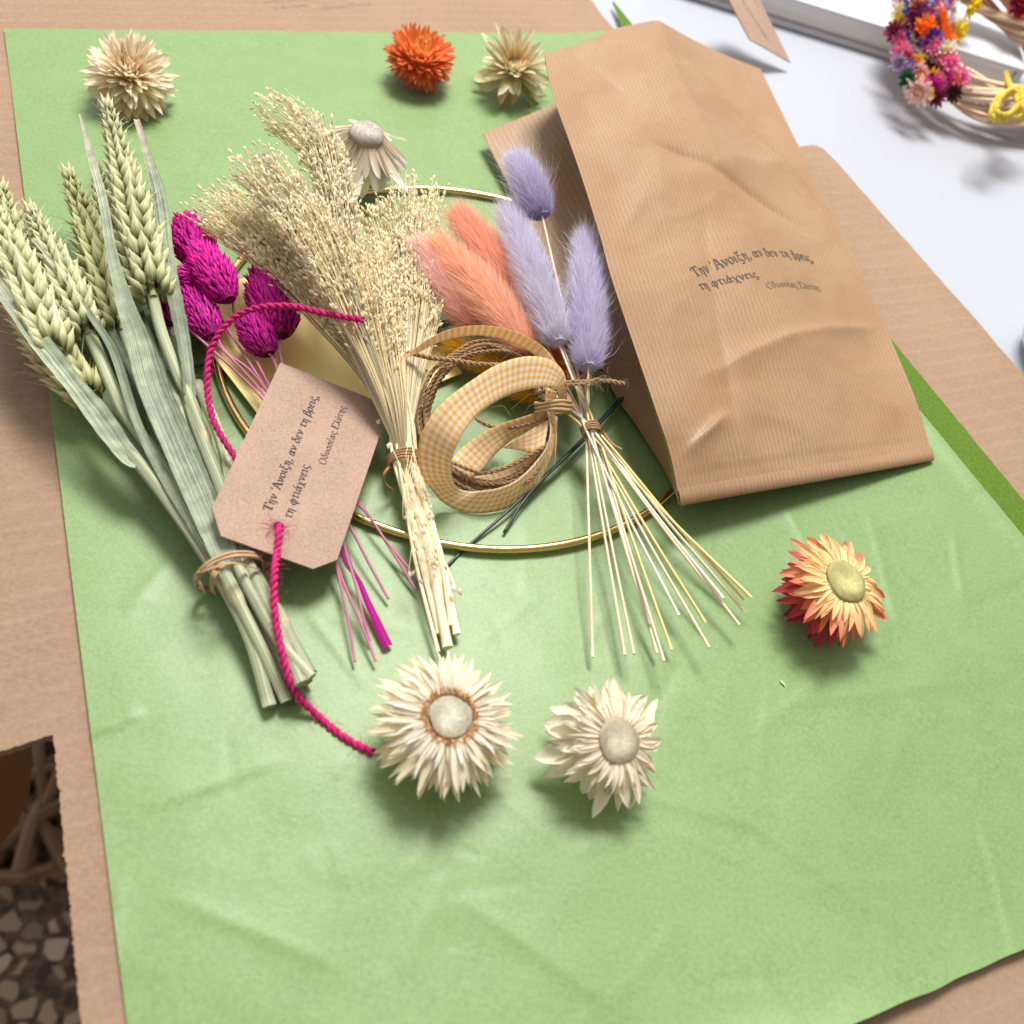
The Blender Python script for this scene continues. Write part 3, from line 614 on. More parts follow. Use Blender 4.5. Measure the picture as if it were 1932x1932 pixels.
hd = [(352, 616), (410, 649), (377, 532), (444, 547), (477, 597), (531, 641), (406, 632), (508, 668)]
s2 = [[(494, 751)], [(498, 745)], [(421, 607), (469, 682), (502, 735)], [(442, 590), (506, 724)], [(500, 650), (523, 691)], [(532, 684)], [(430, 668), (490, 720)], [(520, 690)]]
en = [[(637, 1068), (677, 1166), (709, 1248)], [(633, 1060), (654, 1156), (670, 1249)], [(666, 1085), (685, 1166), (699, 1209)], [(660, 993), (697, 1064), (733, 1130)], [(674, 950), (720, 1010), (785, 1113)], [(676, 948), (729, 1022), (790, 1094)], [(640, 1050), (662, 1100), (684, 1200)], [(655, 1000), (690, 1060), (728, 1120)]]
for k, (a, m, e) in enumerate(zip(hd, s2, en)):
    if k > 5: e = [e[0]]
    z0 = 1.5; pp = [(*a, 1.55)] + [(*q, 1.35 - .12 * i) for i, q in enumerate(m)] + [(595 + 4 * (k % 4), 900 + k, .85)] + [(*q, zz) for q, zz in zip(e, (.65, .5, .3))]
    pstem(pp)
p = path([(620, 985, .7), (645, 1031, .7), (660, 1068, .7), (677, 1093, .6), (693, 1131, .5), (733, 1218, .3)], 40); mb = MB()
wd = np.interp(np.linspace(0, 1, 40), [0, .2, .35, .47, .55, .8, 1], np.array([8, 17, 16, 7, 11, 16, 20]) * S(p[20])); cc = np.interp(np.linspace(0, 1, 40), [0, .42, .5, 1], [0, 0, 1, 1])[:, None]
strip(mb, p, wd, (0, 0, 1), -.3, (1 - cc) * np.array([.36, .06, .22]) + cc * np.array([.55, .008, .30]), 7); mb.build('leaf_sheath', mag_m, MG)

# ------------------------------------------------------------------ cream broom grass
BG = thing('broom_grass_bunch', 'large bunch of bleached cream broom grass with tiny seed buds tied with brown twine', 'dried grass', P(762, 870, 0))
fil_m = attr_mat('cream_filament', .6, .3, .5); bud_m = attr_mat('cream_bud', .7, .2, .45, mottle=(3000, .15))
CF = np.array([.98, .90, .68])
def spray(guide, spread, nf, seed, tone=1., lo=.55):
    r = random.Random(seed); nr = np.random.default_rng(seed); G = path(guide, 60); t_, a, b = frames(G); sc = S(G[-1]); mf, mbd = MB(), MB(); ex, ez = spread[0] * sc * 1.06, spread[1] * sc * 1.1; nf = int(nf * 1.5)
    for i in range(nf):
        th_, rr = r.uniform(0, 6.283), math.sqrt(r.random()); ox, oz = math.cos(th_) * rr, math.sin(th_) * rr; ln = 1 - (1 - lo) * r.random() ** 1.4 * (1 - .18 * rr * rr); m = 16; T = np.linspace(0, ln, m); idx = T * 59; k = np.clip(idx.astype(int), 0, 58); fr = (idx - k)[:, None]
        c_ = G[k] * (1 - fr) + G[k + 1] * fr; s = (.09 + .91 * (T ** 1.25))[:, None]; wob = np.sin(T * r.uniform(5, 12) + r.uniform(0, 6))[:, None] * sc * 3 * (T[:, None])
        p = c_ + b[k] * (ox * ex * s + wob) + a[k] * (oz * ez * s + wob * .5); p[:, 2] = np.maximum(p[:, 2], .0012)
        tone_i = tone * r.uniform(.8, 1.15); col = CF * tone_i
        mf.tube(p, np.linspace(1.2, .7, m) * 2.2e-4, 3, col, cap=False)
        d = nrm(p[-1] - p[-3]); 
        for q in range(r.randint(5, 9)):
            bi = m - 1 if q == 0 else r.randint(int(m * .68), m - 2); d0 = nrm(p[min(bi + 1, m - 1)] - p[bi - 1]); dd = nrm(d0 + nr.normal(size=3) * .25 + np.array([0, 0, .05])); l = sc * r.uniform(10, 32) if q else sc * 3; e = p[bi] + dd * l; d2 = nrm(dd + nr.normal(size=3) * .14)
            mf.tube(cr([p[bi], p[bi] + d0 * l * .4 + dd * l * .1, e], 5), 1.1e-4, 3, col, cap=False)
            bl = sc * r.uniform(8.5, 15); cb_ = np.array([.98, .92, .72]) * r.uniform(.85, 1.12) * (.6 + .4 * tone)
            ovoid(mbd, e - d2 * bl * .1, d2, (0, 0, 1), bl, bl * r.uniform(.36, .5), bl * .4, cb_ * .92, cb_ * 1.03, 5, 5, fat=.5)
            if r.random() < .55:
                d3 = nrm(d2 + nr.normal(size=3) * .45); ovoid(mbd, e - dd * bl * r.uniform(.3, .9), d3, (0, 0, 1), bl * .8, bl * .34, bl * .3, cb_ * .92, cb_ * 1.03, 5, 5, fat=.5)
    o = mf.build('spray', fil_m, BG); mbd.build('seed_buds', bud_m, o); return o
ty = (762, 868, 1.0)
spray([ty, (715, 715, 2.2), (665, 500, 3.6), (625, 330, 4.2), (575, 250, 4.3), (500, 190, 4.2)], (46, 30), 70, 1, .95, .62)
spray([ty, (712, 715, 2.2), (670, 560, 3.6), (640, 400, 4.3), (615, 290, 4.4), (595, 235, 4.4)], (40, 30), 60, 12, .92, .6)
spray([ty, (705, 720, 2.4), (640, 560, 3.6), (570, 420, 4.4), (510, 340, 4.6), (475, 300, 4.6)], (62, 34), 110, 2, .93, .6)
spray([ty, (705, 720, 1.9), (620, 600, 2.4), (530, 490, 2.7), (455, 420, 2.8), (395, 375, 2.7)], (62, 26), 110, 3, 1.03, .6)
spray([ty, (710, 710, 2.6), (650, 570, 3.8), (600, 460, 4.6), (560, 390, 4.9)], (56, 30), 80, 4, 1.0, .55)
spray([ty, (722, 700, 2.6), (690, 580, 3.6), (660, 500, 4.2), (625, 440, 4.6)], (56, 28), 80, 5, 1.08, .55)
spray([ty, (738, 700, 2.2), (720, 580, 3.0), (700, 500, 3.4), (690, 445, 3.6)], (46, 24), 60, 6, 1.05, .5)
spray([ty, (772, 700, 1.6), (782, 580, 1.9), (780, 450, 2.2), (790, 345, 2.4)], (50, 24), 90, 7, 1.0, .6)
spray([ty, (760, 690, 1.6), (750, 570, 1.9), (735, 450, 2.2), (715, 385, 2.4)], (46, 24), 70, 8, 1.0, .6)
spray([ty, (790, 710, 1.5), (812, 600, 1.7), (822, 510, 1.9), (825, 440, 2.0)], (26, 18), 36, 9, 1.02, .55)
spray([ty, (735, 760, 2.0), (690, 660, 2.4), (640, 590, 2.8), (590, 520, 3.0)], (50, 20), 60, 10, 1.05, .6)
spray([ty, (750, 760, 2.2), (728, 660, 2.8), (712, 590, 3.2), (700, 540, 3.3)], (62, 16), 60, 11, 1.08, .6)
cst_m = attr_mat('cream_stem', .6, .25, .05, streak=((3, 3, .25), .12)); CS = np.array([.90, .79, .56])
for k, (m, e, wp) in enumerate([((748, 870), (829, 1196), 13), ((762, 872), (845, 1222), 20), ((778, 872), (862, 1197), 15), ((752, 868), (827, 1230), 8), ((768, 866), (838, 1140), 14), ((785, 866), (835, 1120), 9), ((742, 866), (815, 1080), 9), ((772, 864), (858, 1110), 8), ((756, 866), (842, 1190), 9), ((788, 868), (850, 1180), 8)]):
    x0, x1 = m[0] - 25 + k % 3 * 6, e[0]; md_ = ((m[0] + e[0]) / 2 + random.uniform(-8, 8), (m[1] + e[1]) / 2)
    p = path([(x0 - 10, 700, 2.0), (m[0] - 8, 800, 1.5), (*m, .9 + .12 * (k % 4)), (*md_, .75), (*e, .35 + .1 * (k % 2))], 40)
    mb = MB(); mb.tube(p, np.interp(np.linspace(0, 1, 40), [0, .3, 1], [.3, .7, 1]) * wp * S(p[20]) / 2, 8, CS * random.uniform(.9, 1.1)); mb.build('stem', cst_m, BG)
# loose wisps and buds clinging to the stems
mf, mbd = MB(), MB(); nr = np.random.default_rng(5)
for k in range(26):
    x, y = nr.uniform(745, 800), nr.uniform(880, 1090); x += (y - 880) * .22; L = nr.uniform(40, 130)
    p = path([(x - 12, y - L, 1.5), (x - 8 + nr.uniform(-14, 14), y - L / 2, 1.5), (x + nr.uniform(-22, 22), y, 1.2)], 10); mf.tube(p, 1.6e-4, 3, CF * 1.1, cap=False)
    ovoid(mbd, p[-1], p[-1] - p[-2] + nr.normal(size=3) * .0004, (0, 0, 1), .0024, .0012, .0012, np.array([.86, .80, .62]), np.array([.9, .86, .72]), 5, 5, fat=.5)
for x, y in [(697, 700), (705, 745), (712, 800), (735, 835), (720, 660), (813, 1063), (852, 1105), (866, 1108), (795, 1010), (818, 975), (800, 690), (756, 800)]:
    q = P(x, y, 1.6 if y < 900 else .9); ovoid(mbd, q, nr.normal(size=3), (0, 0, 1), .0026, .0017, .0017, np.array([.88, .82, .66]), np.array([.9, .86, .72]), 5, 6, fat=.5)
o = mf.build('loose_wisps', fil_m, BG); mbd.build('seed_buds', bud_m, o)
mb = MB(); wrap_tie(mb, P(762, 870, .95), P(790, 980, .8) - P(745, 780, 1.4), .0054, .0050, P(800, 862, 1) - P(730, 872, 1), 4, .00045, (.40, .23, .11), 1.0)
p = path([(735, 880, 1.4), (724, 896, 1.3), (726, 912, .9), (740, 925, .5)], 14); mb.tube(p, .0005, 6, (.40, .23, .11)); mb.build('twine_tie', raff, BG)

# ------------------------------------------------------------------ bunny tails
BT = thing('bunny_tail_bunch', 'bunch of fluffy coral, lilac and yellow bunny tail grass on long cream stems', 'dried grass', P(1115, 812, 0))
fur_m = attr_mat('fluffy_fur', .8, .1, .5)
def tail(base, tip_, wpx, ca_, cb_, seed, nf=6500, whisk=260, bend=0.):
    nr = np.random.default_rng(seed); A, B = P(*base), P(*tip_); L = np.linalg.norm(B - A); mid = (A + B) / 2 + np.array([bend, 0, .001]); ax = cr([A, mid, B], 24); t_, a, b = frames(ax); rad = 1.32 * wpx * S(A) / 2; mb = MB(); ca_, cb_ = np.array(ca_), np.array(cb_)
    prof = lambda f: np.clip(np.sin(np.pi * (.10 + .86 * f ** .9)), .05, 1) ** .55 * (1 - .22 * f)
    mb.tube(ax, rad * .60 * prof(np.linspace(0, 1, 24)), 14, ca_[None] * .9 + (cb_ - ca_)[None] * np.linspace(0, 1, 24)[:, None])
    def hair(f, an, l, w, tilt, c, nseg=3):
        i = f * 22.99; k = int(i); fr = i - k; c_ = ax[k] * (1 - fr) + ax[k + 1] * fr; ra = b[k] * math.cos(an) + a[k] * math.sin(an); p0 = c_ + ra * rad * .56 * float(prof(f)); d = nrm(t_[k] * 1.0 + ra * tilt + nr.normal(size=3) * .22); d2 = nrm(d + t_[k] * .35 + nr.normal(size=3) * .16 + np.array([0, 0, -.05]))
        p1 = p0 + d * l * .5; p2 = p1 + d2 * l * .5; s = nrm(np.cross(d, nr.normal(size=3)))
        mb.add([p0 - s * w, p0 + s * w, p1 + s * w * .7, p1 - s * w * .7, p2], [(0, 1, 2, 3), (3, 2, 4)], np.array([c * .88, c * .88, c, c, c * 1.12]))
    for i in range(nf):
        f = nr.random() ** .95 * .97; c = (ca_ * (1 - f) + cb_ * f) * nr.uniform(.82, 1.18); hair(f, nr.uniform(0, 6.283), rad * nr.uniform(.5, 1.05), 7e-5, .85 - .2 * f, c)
    for i in range(int(whisk * 1.7)):
        f = nr.random() * .95; c = (ca_ * (1 - f) + cb_ * f) * .4 + np.array([.56, .53, .50]); hair(f, nr.uniform(0, 6.283), rad * nr.uniform(1.0, 2.3), 4.6e-5, .68, c)
    for i in range(500):   # tuft closing the base
        c = ca_ * nr.uniform(.8, 1.15); hair(nr.random() * .06, nr.uniform(0, 6.283), rad * nr.uniform(.3, .6), 6e-5, 1.6, c)
    return mb.build('fluffy_head', fur_m, BT)
LI, LI2, CO, PI_, YE, OR = (.68, .64, .80), (.80, .78, .92), (.97, .62, .46), (.95, .70, .66), (.82, .50, .03), (.82, .25, .04)
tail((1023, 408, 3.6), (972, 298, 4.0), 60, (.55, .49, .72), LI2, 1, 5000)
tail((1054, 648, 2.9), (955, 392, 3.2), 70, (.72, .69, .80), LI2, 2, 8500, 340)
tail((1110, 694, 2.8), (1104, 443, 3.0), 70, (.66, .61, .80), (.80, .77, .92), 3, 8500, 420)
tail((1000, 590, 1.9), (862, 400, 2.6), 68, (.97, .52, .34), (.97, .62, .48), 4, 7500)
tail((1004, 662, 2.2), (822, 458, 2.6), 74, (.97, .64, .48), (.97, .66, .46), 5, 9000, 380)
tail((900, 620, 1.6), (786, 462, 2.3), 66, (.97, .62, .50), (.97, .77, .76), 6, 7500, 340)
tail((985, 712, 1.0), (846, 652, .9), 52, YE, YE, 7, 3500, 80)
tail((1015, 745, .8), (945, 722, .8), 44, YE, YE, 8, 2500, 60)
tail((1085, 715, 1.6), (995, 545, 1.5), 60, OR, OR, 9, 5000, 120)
ends = [(1118, 1240, 0), (1179, 1236, 0), (1196, 1234, 3), (1240, 1232, 0), (1227, 1178, 2), (1253, 1248, 3), (1267, 1226, 1), (1281, 1161, 2), (1338, 1222, 3), (1331, 1175, 1), (1395, 1179, 0), (1365, 1129, 2), (1403, 1151, 3), (1404, 1131, 1), (1418, 1128, 1)]
starts = [(1023, 408, 3.6), (1054, 648, 2.8), (1110, 694, 2.8), (1000, 590, 1.9), (1004, 662, 2.0), (905, 624, 1.5), (985, 712, 1.0), (1015, 745, .9), (1085, 715, 1.5), (1112, 692, 2.6), (1060, 650, 2.6), (1075, 680, 2.0), (1040, 690, 1.8), (1100, 690, 2.2), (1020, 720, 1.6)]
sm = attr_mat('pale_stem', .5, .3, .05, streak=((2, 2, .25), .10)); SCOL = [(.82, .66, .48), (.82, .66, .30), (.86, .78, .68), (.70, .62, .44)]
order = [2, 9, 13, 0, 1, 10, 11, 8, 12, 3, 4, 14, 7, 5, 6]   # left-hand ends go to right-hand heads
for k, (e, oi) in enumerate(zip(ends, order)):
    s_ = starts[oi]; nx = 1106 + (k % 7) * 3.2; p = path([s_, (s_[0] * .45 + nx * .55, s_[1] * .45 + 812 * .55, s_[2] * .5 + .85), (nx, 812, 1.35 + .1 * (k % 4)), ((nx * .5 + e[0] * .5), (812 + e[1]) / 2 + 6, 1.0), (e[0], e[1], .45 + .25 * (k % 3))], 40)
    mb = MB(); mb.tube(p, np.interp(np.linspace(0, 1, 40), [0, .3, 1], [.8, .9, 1.0]) * 6.0 * S(p[25]) / 2, 8, SCOL[e[2]]); mb.build('stem', sm, BT)
mb = MB(); wrap_tie(mb, P(1115, 812, 1.5), P(1135, 870, 1.4) - P(1095, 750, 1.6), .0030, .0030, P(1140, 806, 1.5) - P(1090, 818, 1.5), 4, .00042, (.40, .24, .12), 1.0)
mb.tube(path([(1138, 815, 1.5), (1155, 838, 1.4), (1172, 848, 1.3)], 8), .0005, 6, (.44, .28, .15)); mb.build('twine_tie', raff, BT)
# ------------------------------------------------------------------ pink cord through the tag
cord_m = attr_mat('pink_twine', .75, .2, .1, mottle=(1800, .22)); PC = (.66, .03, .20)
CORD = thing('twine_cord', 'bright pink twisted twine threaded through the gift tag, looping over magenta heads', 'twine', P(526, 993, 0))
mb = MB(); hz = lambda x, y, dz: tuple([x, y, tp(x, y)[2] * 100 + dz])
twine(mb, path([(524, 980, 1.2), hz(527, 993, -.05), hz(527, 1004, .22), hz(523, 1040, .18), (518, 1080, 1.9), (517, 1120, 1.75), (521, 1170, 1.55), (532, 1230, 1.35), (547, 1285, 1.0), (566, 1318, .6), (600, 1350, .2), (640, 1384, .15), (672, 1404, .14), (704, 1419, .14)], 220), .00098, 2, .0042, 7, PC, .15, 300, PC, .004); mb.build('twine_end', cord_m, CORD)
mb = MB()
twine(mb, path([(526, 985, 1.2), (485, 930, 1.5), (447, 868, 1.6), (421, 828, 1.75), (402, 791, 1.85), (392, 743, 2.0), (391, 701, 2.2), (397, 663, 2.4), (413, 630, 2.7), (440, 601, 3.0), (477, 583, 3.3), (519, 577, 3.5), (561, 579, 3.6), (613, 591, 3.7), (686, 604, 3.9)], 220), .00098, 2, .0046, 7, np.array(PC) * .85, .15, 320, np.array(PC) * .85, .0035); mb.build('twine_end', cord_m, CORD)
mb = MB(); nr = np.random.default_rng(3)
for k in range(26):
    q = tp(526 + nr.uniform(-4, 4), 998, .0006); d = nrm(np.array([nr.choice([-1, 1]) * nr.uniform(.4, 1), nr.uniform(-1, .7), .35])); l = nr.uniform(.003, .007); mb.tube(cr([q, q + d * l * .6, q + d * l * .8 + nr.normal(size=3) * .0018], 6), 4.5e-5, 3, PC, cap=False)
mb.build('frayed_fibres', cord_m, CORD)

# ------------------------------------------------------------------ gingham ribbon
R6 = lambda x, y: (654 + x * .28648, 603.75 + y * .28648)
t = NT('gingham'); uv = t.uvp(); sx = t.n('ShaderNodeSeparateXYZ'); t.l(uv, sx.inputs[0])
def stripes(o): 
    return t.ramp(t.math('SINE', t.math('MULTIPLY', o, 2 * math.pi)), -.15, .15)
a_, b_ = stripes(t.math('MULTIPLY', sx.outputs[0], 5.0)), stripes(sx.outputs[1]); fac = t.math('MULTIPLY', t.math('ADD', a_, b_), .5)
wv = t.math('MULTIPLY', t.math('SINE', t.math('MULTIPLY', sx.outputs[0], 260)), t.math('SINE', t.math('MULTIPLY', sx.outputs[1], 48)))
c = t.mix(fac, srgb(255, 252, 244), srgb(255, 200, 80)); c = t.mix(t.ramp(wv, -1, 1, 0, .25), c, srgb(250, 225, 180)); t.bump(wv, .25, .0003)
ging = t.finish(c, .6, .35, .3)
RB = thing('gingham_ribbon', 'coil of narrow yellow and white gingham ribbon standing in loops beside the cream stems', 'ribbon', P(920, 850, 0))
def ribbon(pairs, n=90, off=0.):
    A = path([(*R6(*p[0]), p[2]) for p in pairs], n); B = path([(*R6(*p[1]), p[3]) for p in pairs], n); mid = (A + B) / 2; L = np.r_[0, np.cumsum(np.linalg.norm(np.diff(mid, axis=0), axis=1))]; g = np.zeros((n, 9, 3)); u = np.zeros((n, 9, 2)); wdt = np.mean(np.linalg.norm(A - B, axis=1))
    for i in range(n):
        for j in range(9): g[i, j] = A[i] + (B[i] - A[i]) * j / 8; u[i, j] = (j / 8, L[i] / .0105 * 5 + off)
    mb = MB(); mb.grid(g, u=u); return mb.build('ribbon_loop', ging, RB, thick=.00010)
ribbon([((1452, 520), (1392, 520), 2.0, 2.2), ((1450, 430), (1388, 465), 2.6, 2.7), ((1420, 330), (1355, 445), 3.2, 3.0), ((1330, 258), (1265, 445), 3.7, 3.2), ((1180, 240), (1110, 478), 4.0, 3.3), ((1000, 290), (970, 545), 4.05, 3.3), ((820, 400), (855, 632), 3.9, 3.2), ((660, 520), (775, 735), 3.6, 3.0), ((550, 640), (728, 825), 3.2, 2.7),
        ((490, 760), (697, 905), 2.7, 2.3), ((468, 900), (690, 985), 2.1, 1.8), ((492, 1020), (698, 1055), 1.5, 1.25), ((560, 1120), (740, 1110), .9, .75), ((640, 1205), (810, 1128), .35, .7), ((760, 1262), (880, 1125), .12, .9), ((900, 1272), (1005, 1105), .12, 1.0), ((1060, 1238), (1125, 1050), .15, 1.1), ((1200, 1155), (1240, 940), .3, 1.3), ((1305, 1010), (1322, 820), .7, 1.6), ((1372, 830), (1340, 700), 1.2, 1.9), ((1392, 640), (1318, 600), 1.7, 2.1)], 160)
ribbon([((1330, 585), (1330, 665), 2.0, 1.7), ((1180, 632), (1195, 728), 1.7, 1.2), ((1000, 692), (1075, 800), 1.3, .8), ((850, 772), (965, 900), 1.0, .5), ((740, 862), (890, 995), .8, .3), ((660, 965), (790, 1060), .7, .2)], 60)
ribbon([((1335, 655), (1300, 840), 1.9, 1.5), ((1240, 705), (1235, 876), 1.7, 1.3), ((1130, 775), (1140, 858), 1.5, 1.2), ((1030, 838), (1046, 846), 1.2, 1.15)], 40, .4)
ribbon([((1322, 800), (1350, 900), 1.5, 1.2), ((1190, 880), (1250, 985), 1.0, .6), ((1050, 950), (1110, 1050), .6, .25), ((930, 1010), (960, 1090), .4, .15), ((800, 1040), (820, 1115), .4, .12)], 50, .2)
ribbon([((352, 270), (360, 275), 2.6, 2.6), ((430, 198), (448, 226), 2.9, 2.8), ((600, 92), (612, 146), 3.5, 3.2), ((750, 47), (757, 108), 3.9, 3.5), ((900, 38), (900, 102), 4.1, 3.6), ((1050, 60), (1045, 130), 4.1, 3.6), ((1200, 115), (1180, 190), 3.9, 3.4), ((1320, 200), (1285, 270), 3.5, 3.2), ((1400, 320), (1370, 350), 3.0, 2.9), ((1448, 440), (1420, 450), 2.5, 2.5), ((1446, 530), (1412, 530), 2.1, 2.1)], 90, .3)
ribbon([((1310, 450), (1385, 470), 2.5, 2.6), ((1305, 530), (1380, 545), 2.2, 2.3), ((1318, 620), (1370, 650), 1.9, 2.0), ((1345, 740), (1385, 760), 1.5, 1.6), ((1375, 860), (1370, 960), 1.0, .9)], 40, .1)
# ------------------------------------------------------------------ jute coil
JU = thing('jute_twine_coil', 'hank of rough brown jute twine tied together with the gingham ribbon', 'twine', P(900, 780, 0)); jm = attr_mat('jute', .85, .15, .05, mottle=(2500, .3)); JC = (.34, .215, .115)
def pw(q): return (*R6(q[0], q[1]), q[2])
base = [(1300, 470, 1.9), (1230, 270, 1.9), (1080, 200, 2.0), (900, 180, 2.0), (740, 240, 1.9), (610, 350, 1.7), (535, 490, 1.4), (510, 640, 1.1), (560, 830, .9), (690, 985, .6), (860, 1075, .5), (1040, 1080, .5), (1190, 1010, .7), (1290, 880, 1.0), (1330, 720, 1.5), (1320, 590, 1.8)]
nr = np.random.default_rng(9)
for k in range(9):
    ex = nr.normal(size=2) * [14, 16]; s = 1 + (k - 4) * .017; mb = MB(); wob = nr.normal(size=(len(base), 2)) * 8
    pts = [pw((920 + (x - 920) * s + ex[0] + wo[0], 640 + (y - 640) * s + ex[1] + wo[1], max(.25, z + (k % 3 - 1) * .16))) for (x, y, z), wo in zip(base, wob)]
    twine(mb, path(pts, 190), .00062, 2, .0040, 6, np.array(JC) * nr.uniform(.85, 1.2), .25, 34, (.45, .30, .17), .004); mb.build('twine_strand', jm, JU)
for pts, r in (([(265, 155, 2.1), (340, 182, 2.1), (420, 215, 2.1), (560, 250, 2.2), (700, 265, 2.3), (860, 290, 2.3), (1040, 300, 2.2)], .0008), ([(1330, 480, 2.4), (1440, 415, 2.6), (1550, 408, 2.6), (1700, 400, 2.6), (1830, 420, 2.6)], .00075), ([(850, 650, .9), (920, 690, .9), (1030, 712, 1.1), (1180, 690, 1.6), (1310, 640, 1.95)], .0006), ([(1440, 425, 2.7), (1560, 420, 2.7), (1660, 385, 2.7)], .0005), ([(690, 935, .9), (820, 990, 1.0), (900, 1010, .8), (1080, 960, 1.1), (1310, 830, 1.5)], .0006)):
    mb = MB(); twine(mb, path([pw(q) for q in pts], 110), r, 2, .0038, 6, np.array(JC) * 1.15, .25, 70, (.50, .36, .22), .0045); mb.build('twine_strand', jm, JU)
mb = MB(); wrap_tie(mb, P(*R6(1362, 575), 2.0), P(*R6(1380, 720), 1.6) - P(*R6(1370, 430), 2.5), .0062, .0045, P(*R6(1445, 540), 2.0) - P(*R6(1280, 600), 2.0), 3, .0007, (.52, .34, .18), .9); mb.build('paper_tie', raff, RB)
mb = MB()
for x, y, dx, dy in [(960, 575, 120, 60), (1080, 590, 90, 40), (1240, 520, -40, 50), (1790, 300, 10, -110), (1000, 920, -60, 90), (1150, 740, 40, 60), (900, 610, -40, 50), (1500, 380, 60, -20), (1700, 380, 80, 40), (620, 440, -20, 60)]:
    a = P(*R6(x, y), 2.0); b = P(*R6(x + dx, y + dy), 2.2); mb.tube(cr([a, (a + b) / 2 + nr.normal(size=3) * .003 + (0, 0, .002), b], 10), 5.5e-5, 3, (.5, .36, .22), cap=False)
mb.build('loose_fibres', jm, JU)

# ------------------------------------------------------------------ strawflowers
petal_m = attr_mat('papery_petal', .5, .35, .34, streak=((2.4, 1, .35), .13), bump=(.18, .0003)); disc_m = attr_mat('felted_disc', .9, .1, 0, mottle=(2600, .14), bump=(.3, .0003))
def petal(mb, base, out, up, L, wd, curve, cup, c0, c1, r, stain=0.):
    n, m = 8, 5; T = np.linspace(0, 1, n); s = np.cross(up, out); prof = (T + .16) ** .6 * (1 - T) ** r.uniform(.42, .8); prof = prof / prof.max(); prof[-1] = .03; g = np.zeros((n, m, 3)); cc = np.zeros((n, m, 3)); u = np.zeros((n, m, 3)); tw = r.uniform(-.85, .85); sd = r.uniform(-.2, .2); ph = r.random() * 9
    for i, tt in enumerate(T):
        c_ = base + out * L * tt * (1 - .12 * abs(curve) * tt) + up * curve * L * tt * tt + s * sd * L * tt * tt; an = tw * tt; ss = s * math.cos(an) + up * math.sin(an); uu = up * math.cos(an) - s * math.sin(an)
        col = c0 * (1 - tt) ** 1.2 + c1 * (1 - (1 - tt) ** 1.2)
        for j in range(m):
            x = j / (m - 1) * 2 - 1; g[i, j] = c_ + ss * x * wd / 2 * prof[i] + uu * (cup * wd * (x * x - .3) * prof[i]) + uu * .03 * wd * math.sin(x * 5 + ph); k = 1.
            if stain and tt > .45 and math.sin(ph * 3 + x * 4 + tt * 9) > .0: k = 1 - min(.75, stain * (tt - .4) * 1.5)
            cc[i, j] = col * k; u[i, j] = (x * 1.6 + ph, 0, tt * L * 100)
    mb.grid(g, cc, u)
